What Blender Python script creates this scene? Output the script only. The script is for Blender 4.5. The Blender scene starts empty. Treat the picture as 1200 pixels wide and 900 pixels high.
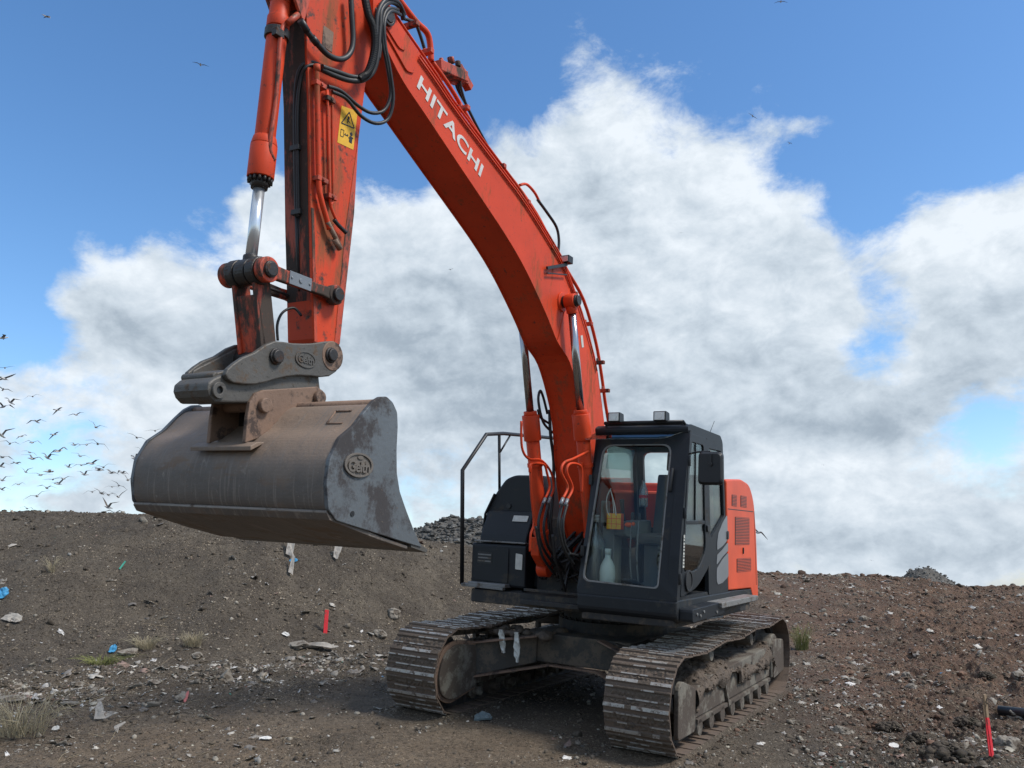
import bpy, bmesh, math, random
import numpy as np
from mathutils import Vector, Matrix, noise as mnoise
random.seed(7); RNG = np.random.default_rng(11)
S = bpy.context.scene
COL = S.collection
PI = math.pi
# ------------------------------------------------------------------ camera
CAMH = 1.354; PITCH = 0.225; FPX = 990.86
cam = bpy.data.objects.new('camera', bpy.data.cameras.new('camera')); COL.objects.link(cam)
cam.location = (0, 0, CAMH); cam.rotation_euler = (PI/2 + PITCH, 0, 0)
cam.data.sensor_width = 36; cam.data.lens = 36*FPX/1200; cam.data.clip_start = .05; cam.data.clip_end = 6000
S.camera = cam
S.view_settings.view_transform = 'Standard'; S.view_settings.look = 'None'
S.view_settings.exposure = 0.5; S.view_settings.gamma = 1
S.render.engine = 'CYCLES'
# ------------------------------------------------------------------ sun
SUN_AZ = math.radians(68)     # clockwise from +Y (the view direction) towards +X
SUN_EL = math.radians(47)
sd = Vector((math.sin(SUN_AZ)*math.cos(SUN_EL), math.cos(SUN_AZ)*math.cos(SUN_EL), math.sin(SUN_EL)))
sd = Vector((.62, -.22, .80)).normalized()
SUN_EL = math.asin(sd.z); SUN_AZ = math.atan2(sd.x, sd.y)
sl = bpy.data.lights.new('sun', 'SUN'); sl.energy = 2.5; sl.angle = math.radians(13); sl.color = (1, .95, .88)
so = bpy.data.objects.new('sun', sl); COL.objects.link(so); so.rotation_euler = sd.to_track_quat('Z', 'Y').to_euler()
# ------------------------------------------------------------------ world: sky + clouds
def pxdir(u, v):
    x = (u-600)/FPX; y = (450-v)/FPX
    c, s = math.cos(PITCH), math.sin(PITCH)
    return Vector((x, c - s*y, s + c*y))
W = bpy.data.worlds.new('World'); S.world = W; W.use_nodes = True
nt = W.node_tree; nt.nodes.clear()
def N(t, **k):
    n = nt.nodes.new(t)
    for a, b in k.items(): setattr(n, a, b)
    return n
def LK(a, b): nt.links.new(a, b)
def M(op, a, b=None, c=None, clamp=False):
    n = N('ShaderNodeMath', operation=op); n.use_clamp = clamp
    for i, x in enumerate((a, b, c)):
        if x is None: continue
        if isinstance(x, (int, float)): n.inputs[i].default_value = x
        else: LK(x, n.inputs[i])
    return n.outputs[0]
def VM(op, a, b=None):
    n = N('ShaderNodeVectorMath', operation=op)
    for i, x in enumerate((a, b)):
        if x is None: continue
        if isinstance(x, (tuple, list, Vector)): n.inputs[i].default_value = tuple(x)
        else: LK(x, n.inputs[i])
    return n.outputs['Value'] if op in ('LENGTH', 'DOT_PRODUCT') else n.outputs[0]
def smooth(x, a, b):
    n = N('ShaderNodeMapRange', interpolation_type='SMOOTHSTEP'); LK(x, n.inputs[0])
    n.inputs[1].default_value = a; n.inputs[2].default_value = b; return n.outputs[0]
tc = N('ShaderNodeTexCoord'); D = VM('NORMALIZE', tc.outputs['Generated'])
def noise(vec, scale, detail=8, rough=.55, dist=0.0, off=(0, 0, 0)):
    v = VM('ADD', vec, off); n = N('ShaderNodeTexNoise'); LK(v, n.inputs['Vector'])
    n.inputs['Scale'].default_value = scale; n.inputs['Detail'].default_value = detail
    n.inputs['Roughness'].default_value = rough; n.inputs['Distortion'].default_value = dist
    return n
Ds = VM('MULTIPLY', D, (1, 1, 1.5))
warpn = noise(Ds, 3.2, 4, .5, off=(3, 1, 7))
warp = VM('SCALE', VM('SUBTRACT', warpn.outputs['Color'], (.5, .5, .5)))
warp.node.inputs['Scale'].default_value = .16
Dw = VM('ADD', D, warp)
def blob(u, v, ru, rv, w):
    d = pxdir(u, v).normalized()
    df = VM('MULTIPLY', VM('SUBTRACT', Dw, tuple(d)), (FPX/ru, FPX/max(ru, rv), FPX/rv))
    return M('MULTIPLY', smooth(VM('LENGTH', df), 1.25, .15), w)
def addall(L):
    o = L[0]
    for x in L[1:]: o = M('ADD', o, x)
    return o
COV = [(0, 300, 60, 75, -.5), (985, 245, 60, 110, -.30), (1190, 655, 120, 40, .5), (1160, 545, 90, 30, -.14), (110, 60, 420, 210, -.75), (330, -60, 330, 170, -.6), (1000, -10, 430, 140, -.80), (1120, 130, 150, 80, -.50), (15, 395, 75, 50, -.45), (1048, 370, 60, 75, -.50), (1150, 580, 60, 25, -.15),
       (1185, 520, 80, 35, -.28), (30, 540, 60, 30, -.2), (640, 110, 40, 60, -.26), (470, 170, 60, 70, -.25), (230, 80, 250, 240, -.25), (560, 0, 120, 90, -.40), (890, 520, 50, 30, -.2), (1000, 235, 60, 30, -.22), (900, 190, 30, 40, -.2),
       (750, 150, 150, 190, .50), (640, 50, 70, 40, .2), (945, 140, 80, 22, .30), (290, 340, 270, 150, .36), (285, 220, 50, 70, .42), (1150, 320, 120, 140, .50), (880, 420, 280, 160, .35), (600, 300, 300, 150, .3), (450, 480, 500, 150, .3), (1000, 620, 320, 120, .28), (930, 290, 110, 80, .25)]
n1 = noise(Ds, 3.8, 14, .64, .1, off=(.3, .8, .1)); n2 = noise(Ds, 12., 12, .66, .25, off=(5, 2, 1))
fb = M('ADD', M('MULTIPLY', M('SUBTRACT', n1.outputs[0], .5), .95), M('MULTIPLY', M('SUBTRACT', n2.outputs[0], .5), .95))
cov = M('ADD', M('ADD', addall([blob(*b) for b in COV]), .48), fb)
mask = M('POWER', smooth(cov, .31, .66), .85)
# cloud brightness: lit crowns, grey bases, and relief towards the sun
SH = [(1070, 480, 160, 45, -.30), (740, 520, 200, 70, -.20), (190, 430, 240, 50, -.16), (520, 470, 140, 130, -.17), (1010, 630, 300, 40, -.05), (640, 430, 130, 90, -.12), (950, 410, 130, 35, -.12), (570, 300, 80, 60, -.08),
      (780, 160, 190, 130, .12), (1140, 250, 110, 60, .28), (230, 280, 210, 60, .14), (450, 240, 130, 110, .12), (930, 530, 120, 35, .18), (90, 480, 150, 80, .12), (860, 280, 180, 100, .12), (1040, 570, 140, 40, .12), (880, 440, 70, 40, .12), (1150, 380, 80, 30, .1)]
off = sd*.035
m1 = noise(Ds, 7.0, 11, .60, .15, off=(.3, .8, .1)); m2 = noise(Ds, 7.0, 11, .60, .15, off=(.3+off.x, .8+off.y, .1+off.z*1.5))
off2 = sd*.016
m3 = noise(Ds, 17.0, 10, .62, .3, off=(1.3, 2.8, .1)); m4 = noise(Ds, 17.0, 10, .62, .3, off=(1.3+off2.x, 2.8+off2.y, .1+off2.z*1.5))
rel = M('ADD', M('MULTIPLY', M('SUBTRACT', m1.outputs[0], m2.outputs[0]), .75), M('MULTIPLY', M('SUBTRACT', m3.outputs[0], m4.outputs[0]), .65))
n3 = noise(Ds, 6, 8, .6, off=(9, 4, 2))
edge = M('MULTIPLY', M('SUBTRACT', .85, smooth(cov, .55, 1.15)), .14)
br = M('ADD', M('ADD', M('ADD', M('ADD', addall([blob(*b) for b in SH]), .66), rel), edge), M('MULTIPLY', M('SUBTRACT', n3.outputs[0], .5), .16))
cr = N('ShaderNodeValToRGB'); LK(br, cr.inputs[0])
e = cr.color_ramp.elements
e[0].position = .15; e[0].color = (.25, .305, .375, 1)
e[1].position = 1.0; e[1].color = (.70, .755, .81, 1)
x = e.new(.42); x.color = (.325, .39, .46, 1)
x = e.new(.70); x.color = (.50, .57, .64, 1)
sky = N('ShaderNodeTexSky', sky_type='NISHITA'); sky.sun_disc = False
sky.sun_elevation = SUN_EL; sky.sun_rotation = SUN_AZ; sky.altitude = 50; sky.air_density = 1.0; sky.dust_density = .5; sky.ozone_density = 3.0
hs = N('ShaderNodeHueSaturation'); hs.inputs['Saturation'].default_value = 1.18; LK(sky.outputs[0], hs.inputs['Color'])
b1 = N('ShaderNodeBackground'); LK(hs.outputs[0], b1.inputs[0]); b1.inputs[1].default_value = .14
b2 = N('ShaderNodeBackground'); LK(cr.outputs[0], b2.inputs[0]); b2.inputs[1].default_value = .88
mx = N('ShaderNodeMixShader'); LK(mask, mx.inputs[0]); LK(b1.outputs[0], mx.inputs[1]); LK(b2.outputs[0], mx.inputs[2])
wo = N('ShaderNodeOutputWorld'); LK(mx.outputs[0], wo.inputs[0])

# ------------------------------------------------------------------ machine frame (X forward, Y to its left, Z up)
CX, CY, AZ, TX, TY = 1.1226, 10.1557, .527, .0662, .0431
def tilt(v):
    c, s = math.cos(TX), math.sin(TX); y, z = c*v[1]-s*v[2], s*v[1]+c*v[2]
    c2, s2 = math.cos(TY), math.sin(TY); return Vector((c2*v[0]+s2*z, y, -s2*v[0]+c2*z))
fX = tilt((-math.sin(AZ), -math.cos(AZ), 0)); fY = tilt((math.cos(AZ), -math.sin(AZ), 0)); fZ = tilt((0, 0, 1))
RM = Matrix(((fX.x, fY.x, fZ.x, CX), (fX.y, fY.y, fZ.y, CY), (fX.z, fY.z, fZ.z, 0), (0, 0, 0, 1)))
RI = RM.inverted(); CL = RI @ Vector((0, 0, CAMH))
def mray(u, v): return RI.to_3x3() @ pxdir(u, v)
def bL(u, v, L): r = mray(u, v); q = CL + r*((L-CL.y)/r.y); return q
def bF(u, v, F): r = mray(u, v); q = CL + r*((F-CL.x)/r.x); return q

# ------------------------------------------------------------------ material helper
def mat(name, base, rough=.6, metal=0., dirt=None, amt=.5, scale=4., bump=.0, bscale=40., var=.12, stretch=1., spec=.5, dirt2=None, amt2=.3, scale2=14.):
    m = bpy.data.materials.new(name); m.use_nodes = True; t = m.node_tree; p = t.nodes['Principled BSDF']
    def n_(ty): return t.nodes.new(ty)
    co = n_('ShaderNodeTexCoord'); mp = n_('ShaderNodeMapping'); t.links.new(co.outputs['Object'], mp.inputs[0])
    mp.inputs['Scale'].default_value = (1, 1, 1/stretch)
    def nz(sc, det=8, ro=.6, src=None):
        q = n_('ShaderNodeTexNoise'); t.links.new((src or co.outputs['Object']), q.inputs[0]); q.inputs['Scale'].default_value = sc
        q.inputs['Detail'].default_value = det; q.inputs['Roughness'].default_value = ro; return q.outputs[0]
    def ramp(s, a, b):
        q = n_('ShaderNodeMapRange'); t.links.new(s, q.inputs[0]); q.inputs[1].default_value = a; q.inputs[2].default_value = b; return q.outputs[0]
    def mixc(f, a, b):
        q = n_('ShaderNodeMix'); q.data_type = 'RGBA'
        if f is not None: t.links.new(f, q.inputs[0])
        for i, x in ((6, a), (7, b)):
            if isinstance(x, tuple): q.inputs[i].default_value = (*x, 1)
            else: t.links.new(x, q.inputs[i])
        return q.outputs[2]
    c = mixc(ramp(nz(scale*.7, 5), .3, .7), tuple(x*(1-var) for x in base), tuple(min(1, x*(1+var)) for x in base))
    rsock = None
    if dirt:
        th = .72 - .42*amt
        f = ramp(nz(scale, 12, .74, mp.outputs[0]), th+.02, th+.10); c = mixc(f, c, dirt)
        q = n_('ShaderNodeMapRange'); t.links.new(f, q.inputs[0]); q.inputs[3].default_value = rough; q.inputs[4].default_value = .9; rsock = q.outputs[0]
    if dirt2:
        th = .74 - .42*amt2
        c = mixc(ramp(nz(scale2, 9, .7), th, th+.08), c, dirt2)
    if dirt2:
        c = mixc(ramp(nz(48, 6, .6), .655, .68), c, tuple(x*.8 for x in dirt2)); q = nz(7, 9, .75, mp.outputs[0])
        c = mixc(ramp(q, .58, .72), c, tuple(x*.9 for x in dirt))
    t.links.new(c, p.inputs['Base Color'])
    p.inputs['Metallic'].default_value = metal; p.inputs['Roughness'].default_value = rough
    if rsock: t.links.new(rsock, p.inputs['Roughness'])
    p.inputs['Specular IOR Level'].default_value = spec
    if bump:
        b = n_('ShaderNodeBump'); b.inputs['Strength'].default_value = bump; b.inputs['Distance'].default_value = .01
        t.links.new(nz(bscale, 8, .65), b.inputs['Height']); t.links.new(b.outputs[0], p.inputs['Normal'])
    return m
SOIL = (.085, .066, .052)
Mt = {}
Mt['orange'] = mat('orange paint', (.60, .055, .014), .5, dirt=(.27, .075, .035), amt=.42, scale=3.2, stretch=4., bump=.10, bscale=9, dirt2=(.075, .04, .028), amt2=.30, scale2=16, spec=.28)
Mt['orange_arm'] = mat('weathered orange arm paint', (.60, .058, .016), .52, dirt=(.26, .085, .04), amt=.56, scale=2.4, stretch=5., bump=.12, bscale=12, dirt2=(.07, .042, .03), amt2=.42, scale2=7, spec=.28)
Mt['orange_old'] = mat('worn orange paint', (.50, .062, .022), .5, dirt=(.055, .04, .032), amt=.66, scale=4.2, stretch=3.2, bump=.15, bscale=30, dirt2=(.13, .05, .028), amt2=.42, scale2=11)
Mt['orange_clean'] = mat('orange cover paint', (.66, .085, .03), .45, spec=.4, dirt=(.30, .10, .06), amt=.22, scale=3., bump=.03, bscale=8)
Mt['dark'] = mat('dark grey paint', (.012, .015, .019), .5, spec=.35, dirt=(.05, .046, .04), amt=.42, scale=3.4, stretch=.8, bump=.05, bscale=25)
Mt['frame'] = mat('dirty dark frame', (.025, .024, .024), .7, dirt=(.085, .068, .052), amt=.6, scale=5, bump=.25, bscale=30)
Mt['black'] = mat('black plastic', (.012, .013, .015), .45, dirt=(.05, .046, .04), amt=.25, scale=6)
Mt['rubber'] = mat('black hose rubber', (.017, .017, .018), .5, dirt=(.06, .055, .05), amt=.35, scale=9, bump=.1, bscale=60)
Mt['chrome'] = mat('chrome rod', (.70, .73, .76), .28, .75, var=.03)
Mt['rod'] = mat('oily steel rod', (.38, .38, .39), .22, 1., dirt=(.08, .07, .06), amt=.3, scale=6, stretch=8)
Mt['steel'] = mat('worn cast steel', (.105, .098, .088), .55, .3, dirt=(.12, .085, .06), amt=.45, scale=7, bump=.35, bscale=32, dirt2=(.035, .032, .03), amt2=.3, scale2=15)
Mt['pin'] = mat('greasy pin steel', (.05, .046, .044), .45, .6, dirt=(.09, .05, .035), amt=.45, scale=16, bump=.3, bscale=50)
Mt['bshell'] = mat('weathered bucket steel', (.052, .046, .043), .55, .3, dirt=(.13, .078, .050), amt=.52, scale=2.4, stretch=.45, bump=.45, bscale=22, dirt2=(.20, .17, .15), amt2=.17, scale2=12)
Mt['bside'] = mat('scuffed grey bucket side', (.135, .15, .162), .5, .3, dirt=(.062, .058, .060), amt=.60, scale=2.3, bump=.3, bscale=26, dirt2=(.17, .14, .115), amt2=.25, scale2=18)
def shellmat():
    m = mat('weathered bucket steel', (.125, .106, .092), .6, .15, dirt=(.17, .125, .095), amt=.50, scale=2.6, stretch=.35, bump=.5, bscale=20, dirt2=(.24, .205, .175), amt2=.32, scale2=9)
    t = m.node_tree; p = t.nodes['Principled BSDF']; co = t.nodes.new('ShaderNodeTexCoord'); sp = t.nodes.new('ShaderNodeSeparateXYZ'); t.links.new(co.outputs['Object'], sp.inputs[0])
    q = t.nodes.new('ShaderNodeTexNoise'); q.inputs['Scale'].default_value = 2.2; q.inputs['Detail'].default_value = 8; q.inputs['Roughness'].default_value = .65; t.links.new(co.outputs['Object'], q.inputs[0])
    ad = t.nodes.new('ShaderNodeMath'); ad.operation = 'MULTIPLY_ADD'; t.links.new(q.outputs[0], ad.inputs[0]); ad.inputs[1].default_value = .75; t.links.new(sp.outputs['Z'], ad.inputs[2])
    mr = t.nodes.new('ShaderNodeMapRange'); t.links.new(ad.outputs[0], mr.inputs[0]); mr.inputs[1].default_value = 2.50; mr.inputs[2].default_value = 2.76; mr.inputs[4].default_value = .55
    mx = t.nodes.new('ShaderNodeMix'); mx.data_type = 'RGBA'; t.links.new(mr.outputs[0], mx.inputs[0]); src = p.inputs['Base Color'].links[0].from_socket; t.links.new(src, mx.inputs[6]); mx.inputs[7].default_value = (.33, .235, .17, 1)
    # vertical scratches
    mp = t.nodes.new('ShaderNodeMapping'); mp.inputs['Scale'].default_value = (3, 60, 3); t.links.new(co.outputs['Object'], mp.inputs[0]); n2 = t.nodes.new('ShaderNodeTexNoise'); n2.inputs['Scale'].default_value = 1.; n2.inputs['Detail'].default_value = 5; t.links.new(mp.outputs[0], n2.inputs[0])
    m2 = t.nodes.new('ShaderNodeMapRange'); t.links.new(n2.outputs[0], m2.inputs[0]); m2.inputs[1].default_value = .56; m2.inputs[2].default_value = .64; m2.inputs[4].default_value = .75
    mx2 = t.nodes.new('ShaderNodeMix'); mx2.data_type = 'RGBA'; t.links.new(m2.outputs[0], mx2.inputs[0]); t.links.new(mx.outputs[2], mx2.inputs[6]); mx2.inputs[7].default_value = (.20, .165, .14, 1)
    t.links.new(mx2.outputs[2], p.inputs['Base Color']); return m
Mt['bshell'] = shellmat()
Mt['bemblem'] = mat('cast emblem', (.16, .14, .12), .6, .2, bump=.3)
Mt['carbody'] = mat('muddy dark paint', (.06, .055, .048), .75, dirt=(.13, .105, .08), amt=.6, scale=3.5, bump=.4, bscale=22, dirt2=(.035, .03, .026), amt2=.3)
Mt['seamworn'] = mat('worn bare edge', (.24, .205, .175), .5, .3, dirt=(.09, .065, .05), amt=.5, scale=7, bump=.4)
Mt['grimy'] = mat('grimy orange plate', (.36, .055, .022), .55, dirt=(.045, .033, .027), amt=.70, scale=3.6, stretch=4., bump=.2, bscale=25, dirt2=(.10, .06, .04), amt2=.4, scale2=16)
Mt['rusty'] = mat('rusty steel', (.21, .135, .095), .7, .1, dirt=(.07, .05, .042), amt=.5, scale=6, bump=.4, bscale=28, dirt2=(.20, .15, .12), amt2=.2, scale2=20)
Mt['shoe'] = mat('muddy track steel', (.125, .090, .067), .85, .0, dirt=(.060, .046, .037), amt=.5, scale=6, bump=.7, bscale=26, dirt2=(.23, .20, .175), amt2=.26, scale2=19)
Mt['grouser'] = mat('polished grouser edge', (.36, .34, .31), .42, .35, dirt=(.12, .088, .068), amt=.55, scale=14, bump=.3, bscale=50)
Mt['tframe'] = mat('muddy track frame', (.165, .15, .122), .85, dirt=(.075, .058, .045), amt=.72, scale=3.2, bump=.7, bscale=20, dirt2=(.05, .042, .035), amt2=.25)
Mt['mud'] = mat('packed mud', (.105, .080, .060), .95, dirt=(.060, .046, .036), amt=.5, scale=12, bump=1., bscale=45, dirt2=(.20, .17, .13), amt2=.22, scale2=26)
Mt['white'] = mat('white lettering', (.62, .60, .57), .5, dirt=(.5, .2, .13), amt=.25, scale=20)
Mt['yellow'] = mat('yellow label', (.75, .42, .02), .5, dirt=(.4, .25, .08), amt=.2, scale=30)
Mt['label'] = mat('pale label', (.55, .55, .5), .5, dirt=(.2, .18, .15), amt=.3, scale=30)
Mt['silver'] = mat('silver decal', (.20, .215, .23), .4, .3)
Mt['step'] = mat('muddy grey step', (.20, .20, .195), .65, .3, dirt=(.12, .10, .08), amt=.5, scale=9, bump=.4)
Mt['lampglass'] = mat('lamp lens', (.55, .56, .55), .12, .3)
Mt['lampwhite'] = mat('lamp reflector', (.6, .6, .58), .25, .5)
Mt['seat'] = mat('seat fabric', (.12, .11, .10), .9, bump=.2)
Mt['interior'] = mat('cab trim', (.20, .19, .165), .7)
Mt['grease'] = mat('grease', (.02, .018, .017), .4, bump=.5)
def glassmat(name, tint, refl, rgh=.02):
    m = bpy.data.materials.new(name); m.use_nodes = True; t = m.node_tree; t.nodes.clear()
    o = t.nodes.new('ShaderNodeOutputMaterial'); mx = t.nodes.new('ShaderNodeMixShader'); a = t.nodes.new('ShaderNodeBsdfTransparent'); b = t.nodes.new('ShaderNodeBsdfGlossy')
    a.inputs[0].default_value = (*tint, 1); b.inputs['Roughness'].default_value = rgh
    lw = t.nodes.new('ShaderNodeFresnel'); lw.inputs[0].default_value = 1.28
    mr = t.nodes.new('ShaderNodeMapRange'); t.links.new(lw.outputs[0], mr.inputs[0]); mr.inputs[3].default_value = refl; mr.inputs[4].default_value = .85
    t.links.new(mr.outputs[0], mx.inputs[0]); t.links.new(a.outputs[0], mx.inputs[1]); t.links.new(b.outputs[0], mx.inputs[2]); t.links.new(mx.outputs[0], o.inputs[0]); return m
Mt['glass'] = glassmat('cab glass', (.93, .97, .95), .006)
Mt['glass2'] = glassmat('tinted side glass', (.74, .82, .80), .04)
Mt['clearplastic'] = glassmat('cloudy plastic', (.75, .80, .80), .22, .35)

# ------------------------------------------------------------------ mesh helpers
class B:
    def __init__(s): s.bm = bmesh.new(); s.mi = 0
    def _face(s, vs):
        try: f = s.bm.faces.new(vs); f.material_index = s.mi; return f
        except ValueError: return None
    def prism(s, pts, y0, y1, ax='y'):
        def P(a, b, c): return (a, c, b) if ax == 'y' else ((c, a, b) if ax == 'x' else (a, b, c))
        v0 = [s.bm.verts.new(P(a, b, y0)) for a, b in pts]; v1 = [s.bm.verts.new(P(a, b, y1)) for a, b in pts]
        n = len(pts); s._face(v0); s._face(v1[::-1])
        for i in range(n): s._face([v0[i], v1[i], v1[(i+1) % n], v0[(i+1) % n]])
        return s
    def box(s, x0, x1, y0, y1, z0, z1): return s.prism([(x0, z0), (x1, z0), (x1, z1), (x0, z1)], y0, y1)
    def bar(s, p, q, w, h, up=(0, 0, 1)):
        p, q = Vector(p), Vector(q); d = (q-p).normalized(); u = Vector(up); sd_ = d.cross(u)
        if sd_.length < 1e-4: sd_ = d.cross(Vector((1, 0, 0)))
        sd_.normalize(); u = sd_.cross(d)
        r = []
        for c in (p, q): r.append([s.bm.verts.new(c + sd_*a*w/2 + u*b*h/2) for a, b in ((-1, -1), (1, -1), (1, 1), (-1, 1))])
        s._face(r[0]); s._face(r[1][::-1])
        for i in range(4): s._face([r[0][i], r[1][i], r[1][(i+1) % 4], r[0][(i+1) % 4]])
        return s
    def tube(s, pts, r, seg=10, cap=True, smooth=0):
        pts = [Vector(p) for p in pts]
        if smooth:
            P = [pts[0]] + pts + [pts[-1]]; o = []
            for i in range(1, len(P)-2):
                for k in range(smooth):
                    t = k/smooth; a, b, c, d = P[i-1], P[i], P[i+1], P[i+2]
                    o.append(.5*((2*b) + (c-a)*t + (2*a-5*b+4*c-d)*t*t + (3*b-a-3*c+d)*t**3))
            pts = o + [pts[-1]]
        rr = r if isinstance(r, (list, tuple)) else [r]*len(pts)
        n = None; rings = []
        for i, p in enumerate(pts):
            d = (pts[min(i+1, len(pts)-1)] - pts[max(i-1, 0)])
            if d.length < 1e-9: d = Vector((0, 0, 1))
            d.normalize()
            if n is None: n = d.orthogonal().normalized()
            else:
                n = (n - d*n.dot(d))
                n = n.normalized() if n.length > 1e-6 else d.orthogonal().normalized()
            m = d.cross(n)
            rings.append([s.bm.verts.new(p + (n*math.cos(2*PI*k/seg) + m*math.sin(2*PI*k/seg))*rr[i]) for k in range(seg)])
        for a, b in zip(rings, rings[1:]):
            for k in range(seg):
                f = s._face([a[k], a[(k+1) % seg], b[(k+1) % seg], b[k]])
                if f: f.smooth = True
        if cap: s._face(rings[0][::-1]); s._face(rings[-1])
        return s
    def cyl(s, p, q, r, seg=24, r2=None): return s.tube([p, q], [r, r if r2 is None else r2], seg)
    def hollow(s, p, q, r, ri, seg=24):
        p, q = Vector(p), Vector(q); d = (q-p).normalized(); n = d.orthogonal().normalized(); m = d.cross(n); R = []
        for c, rad in ((p, ri), (p, r), (q, r), (q, ri)): R.append([s.bm.verts.new(c + (n*math.cos(2*PI*k/seg)+m*math.sin(2*PI*k/seg))*rad) for k in range(seg)])
        for a in range(4):
            A, Bq = R[a], R[(a+1) % 4]
            for k in range(seg): s._face([A[k], A[(k+1) % seg], Bq[(k+1) % seg], Bq[k]])
        return s
    def sphere(s, c, r, sx=1, sy=1, sz=1, seg=12):
        g = bmesh.ops.create_uvsphere(s.bm, u_segments=seg, v_segments=seg//2+2, radius=r)
        for v in g['verts']: v.co = Vector(c) + Vector((v.co.x*sx, v.co.y*sy, v.co.z*sz))
        for v in g['verts']:
            for f in v.link_faces: f.smooth = True; f.material_index = s.mi
        return s
    def lathe(s, c, prof, seg=20):
        rings = [[s.bm.verts.new((c[0]+r*math.cos(2*PI*k/seg), c[1]+r*math.sin(2*PI*k/seg), c[2]+z)) for k in range(seg)] for r, z in prof]
        for a, b in zip(rings, rings[1:]):
            for k in range(seg):
                f = s._face([a[k], a[(k+1) % seg], b[(k+1) % seg], b[k]]);
                if f: f.smooth = True
        s._face(rings[0][::-1]); s._face(rings[-1]); return s
    def obj(s, name, m, parent=None, bevel=0., mw=None, seg=2, tri=True):
        bmesh.ops.recalc_face_normals(s.bm, faces=s.bm.faces)
        me = bpy.data.meshes.new(name); s.bm.to_mesh(me); s.bm.free()
        for q in (m if isinstance(m, (list, tuple)) else [m]): me.materials.append(q)
        o = bpy.data.objects.new(name, me); COL.objects.link(o)
        if parent is not None: o.parent = parent
        if mw is not None: o.matrix_world = mw
        if bevel:
            b = o.modifiers.new('b', 'BEVEL'); b.width = bevel; b.segments = seg; b.limit_method = 'ANGLE'; b.angle_limit = math.radians(35)
        return o
def tag(o, label=None, cat=None, group=None, kind=None):
    if label: o['label'] = label
    if cat: o['category'] = cat
    if group: o['group'] = group
    if kind: o['kind'] = kind
    return o
def empty(name, mw):
    o = bpy.data.objects.new(name, None); COL.objects.link(o); o.matrix_world = mw; o.empty_display_size = .1; return o
def catmull(pts, n):
    P = [Vector(p) for p in pts]; P = [P[0]*2-P[1]] + P + [P[-1]*2-P[-2]]; o = []
    for i in range(1, len(P)-2):
        for k in range(n):
            t = k/n; a, b, c, d = P[i-1], P[i], P[i+1], P[i+2]
            o.append(.5*((2*b) + (c-a)*t + (2*a-5*b+4*c-d)*t*t + (3*b-a-3*c+d)*t**3))
    return o + [P[-2]]
def text_mesh(txt, size, ext, bold=0., space=1.):
    cu = bpy.data.curves.new('t', 'FONT'); cu.body = txt; cu.size = size; cu.extrude = ext; cu.offset = bold; cu.space_character = space
    cu.align_x = 'CENTER'; cu.align_y = 'CENTER'
    o = bpy.data.objects.new('t', cu); COL.objects.link(o); bpy.context.view_layer.update()
    me = bpy.data.meshes.new_from_object(o.evaluated_get(bpy.context.evaluated_depsgraph_get()))
    bpy.data.objects.remove(o); bpy.data.curves.remove(cu); return me
def text_obj(name, txt, size, ext, m, parent, mtx, bold=0., space=1.):
    me = text_mesh(txt, size, ext, bold, space); me.transform(mtx); me.materials.clear(); me.materials.append(m)
    o = bpy.data.objects.new(name, me); COL.objects.link(o); o.parent = parent; return o
# ================================================================== terrain
def _hash(ix, iy, seed):
    h = (ix.astype(np.int64)*374761393 + iy.astype(np.int64)*668265263 + seed*1442695041) & 0xffffffff
    h = ((h ^ (h >> 13))*1274126177) & 0xffffffff
    return ((h ^ (h >> 16)) & 0xffff)/65535.0
def vnoise(x, y, seed=0):
    ix = np.floor(x); iy = np.floor(y); fx = x-ix; fy = y-iy; ux = fx*fx*fx*(fx*(fx*6-15)+10); uy = fy*fy*fy*(fy*(fy*6-15)+10)
    a = _hash(ix, iy, seed); b = _hash(ix+1, iy, seed); c = _hash(ix, iy+1, seed); d = _hash(ix+1, iy+1, seed)
    return (a*(1-ux)+b*ux)*(1-uy) + (c*(1-ux)+d*ux)*uy - .5
def fbm(x, y, sc, octv=5, seed=0, gain=.5):
    o = np.zeros_like(x); a = 1.; tot = 0
    for k in range(octv):
        c, s = math.cos(k*1.3), math.sin(k*1.3)
        o += a*vnoise((x*c-y*s)/sc+17*k, (x*s+y*c)/sc-9*k, seed+k*31); tot += a; a *= gain; sc *= .5
    return o/tot*2
def billow(x, y, sc, octv=3, seed=0):
    o = np.zeros_like(x); a = 1.; tot = 0
    for k in range(octv):
        o += a*(1-2*np.abs(vnoise(x/sc+7*k, y/sc+3*k, seed+k*17))*2); tot += a; a *= .55; sc *= .5
    return o/tot
PXT = np.array([-900, -300, 0, 200, 300, 450, 540, 700, 900, 960, 1100, 1200, 1500, 2400.])
CRV = np.array([604, 602, 602, 606, 613, 628, 640, 655, 670, 674, 687, 692, 692, 690.])      # crest height seen from the camera
CRR = np.array([15, 14.2, 14.2, 14.2, 14.3, 15, 16, 19, 22, 22.5, 24, 25, 26, 27.])           # its distance along Y
TOE = np.array([9.2, 9.4, 9.9, 10.7, 11.2, 12.4, 13.2, 13.5, 12.5, 11.5, 9.5, 9.0, 9, 9.])
def sstep(t): t = np.clip(t, 0, 1); return t*t*(3-2*t)
def plane_z(x, y):
    dx = x-CX; dy = y-CY; r = np.hypot(dx, dy); k = np.minimum(1, 24/np.maximum(r, 1e-3)); dx = dx*k; dy = dy*k
    return -(fZ.x*dx + fZ.y*dy)/fZ.z
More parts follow.
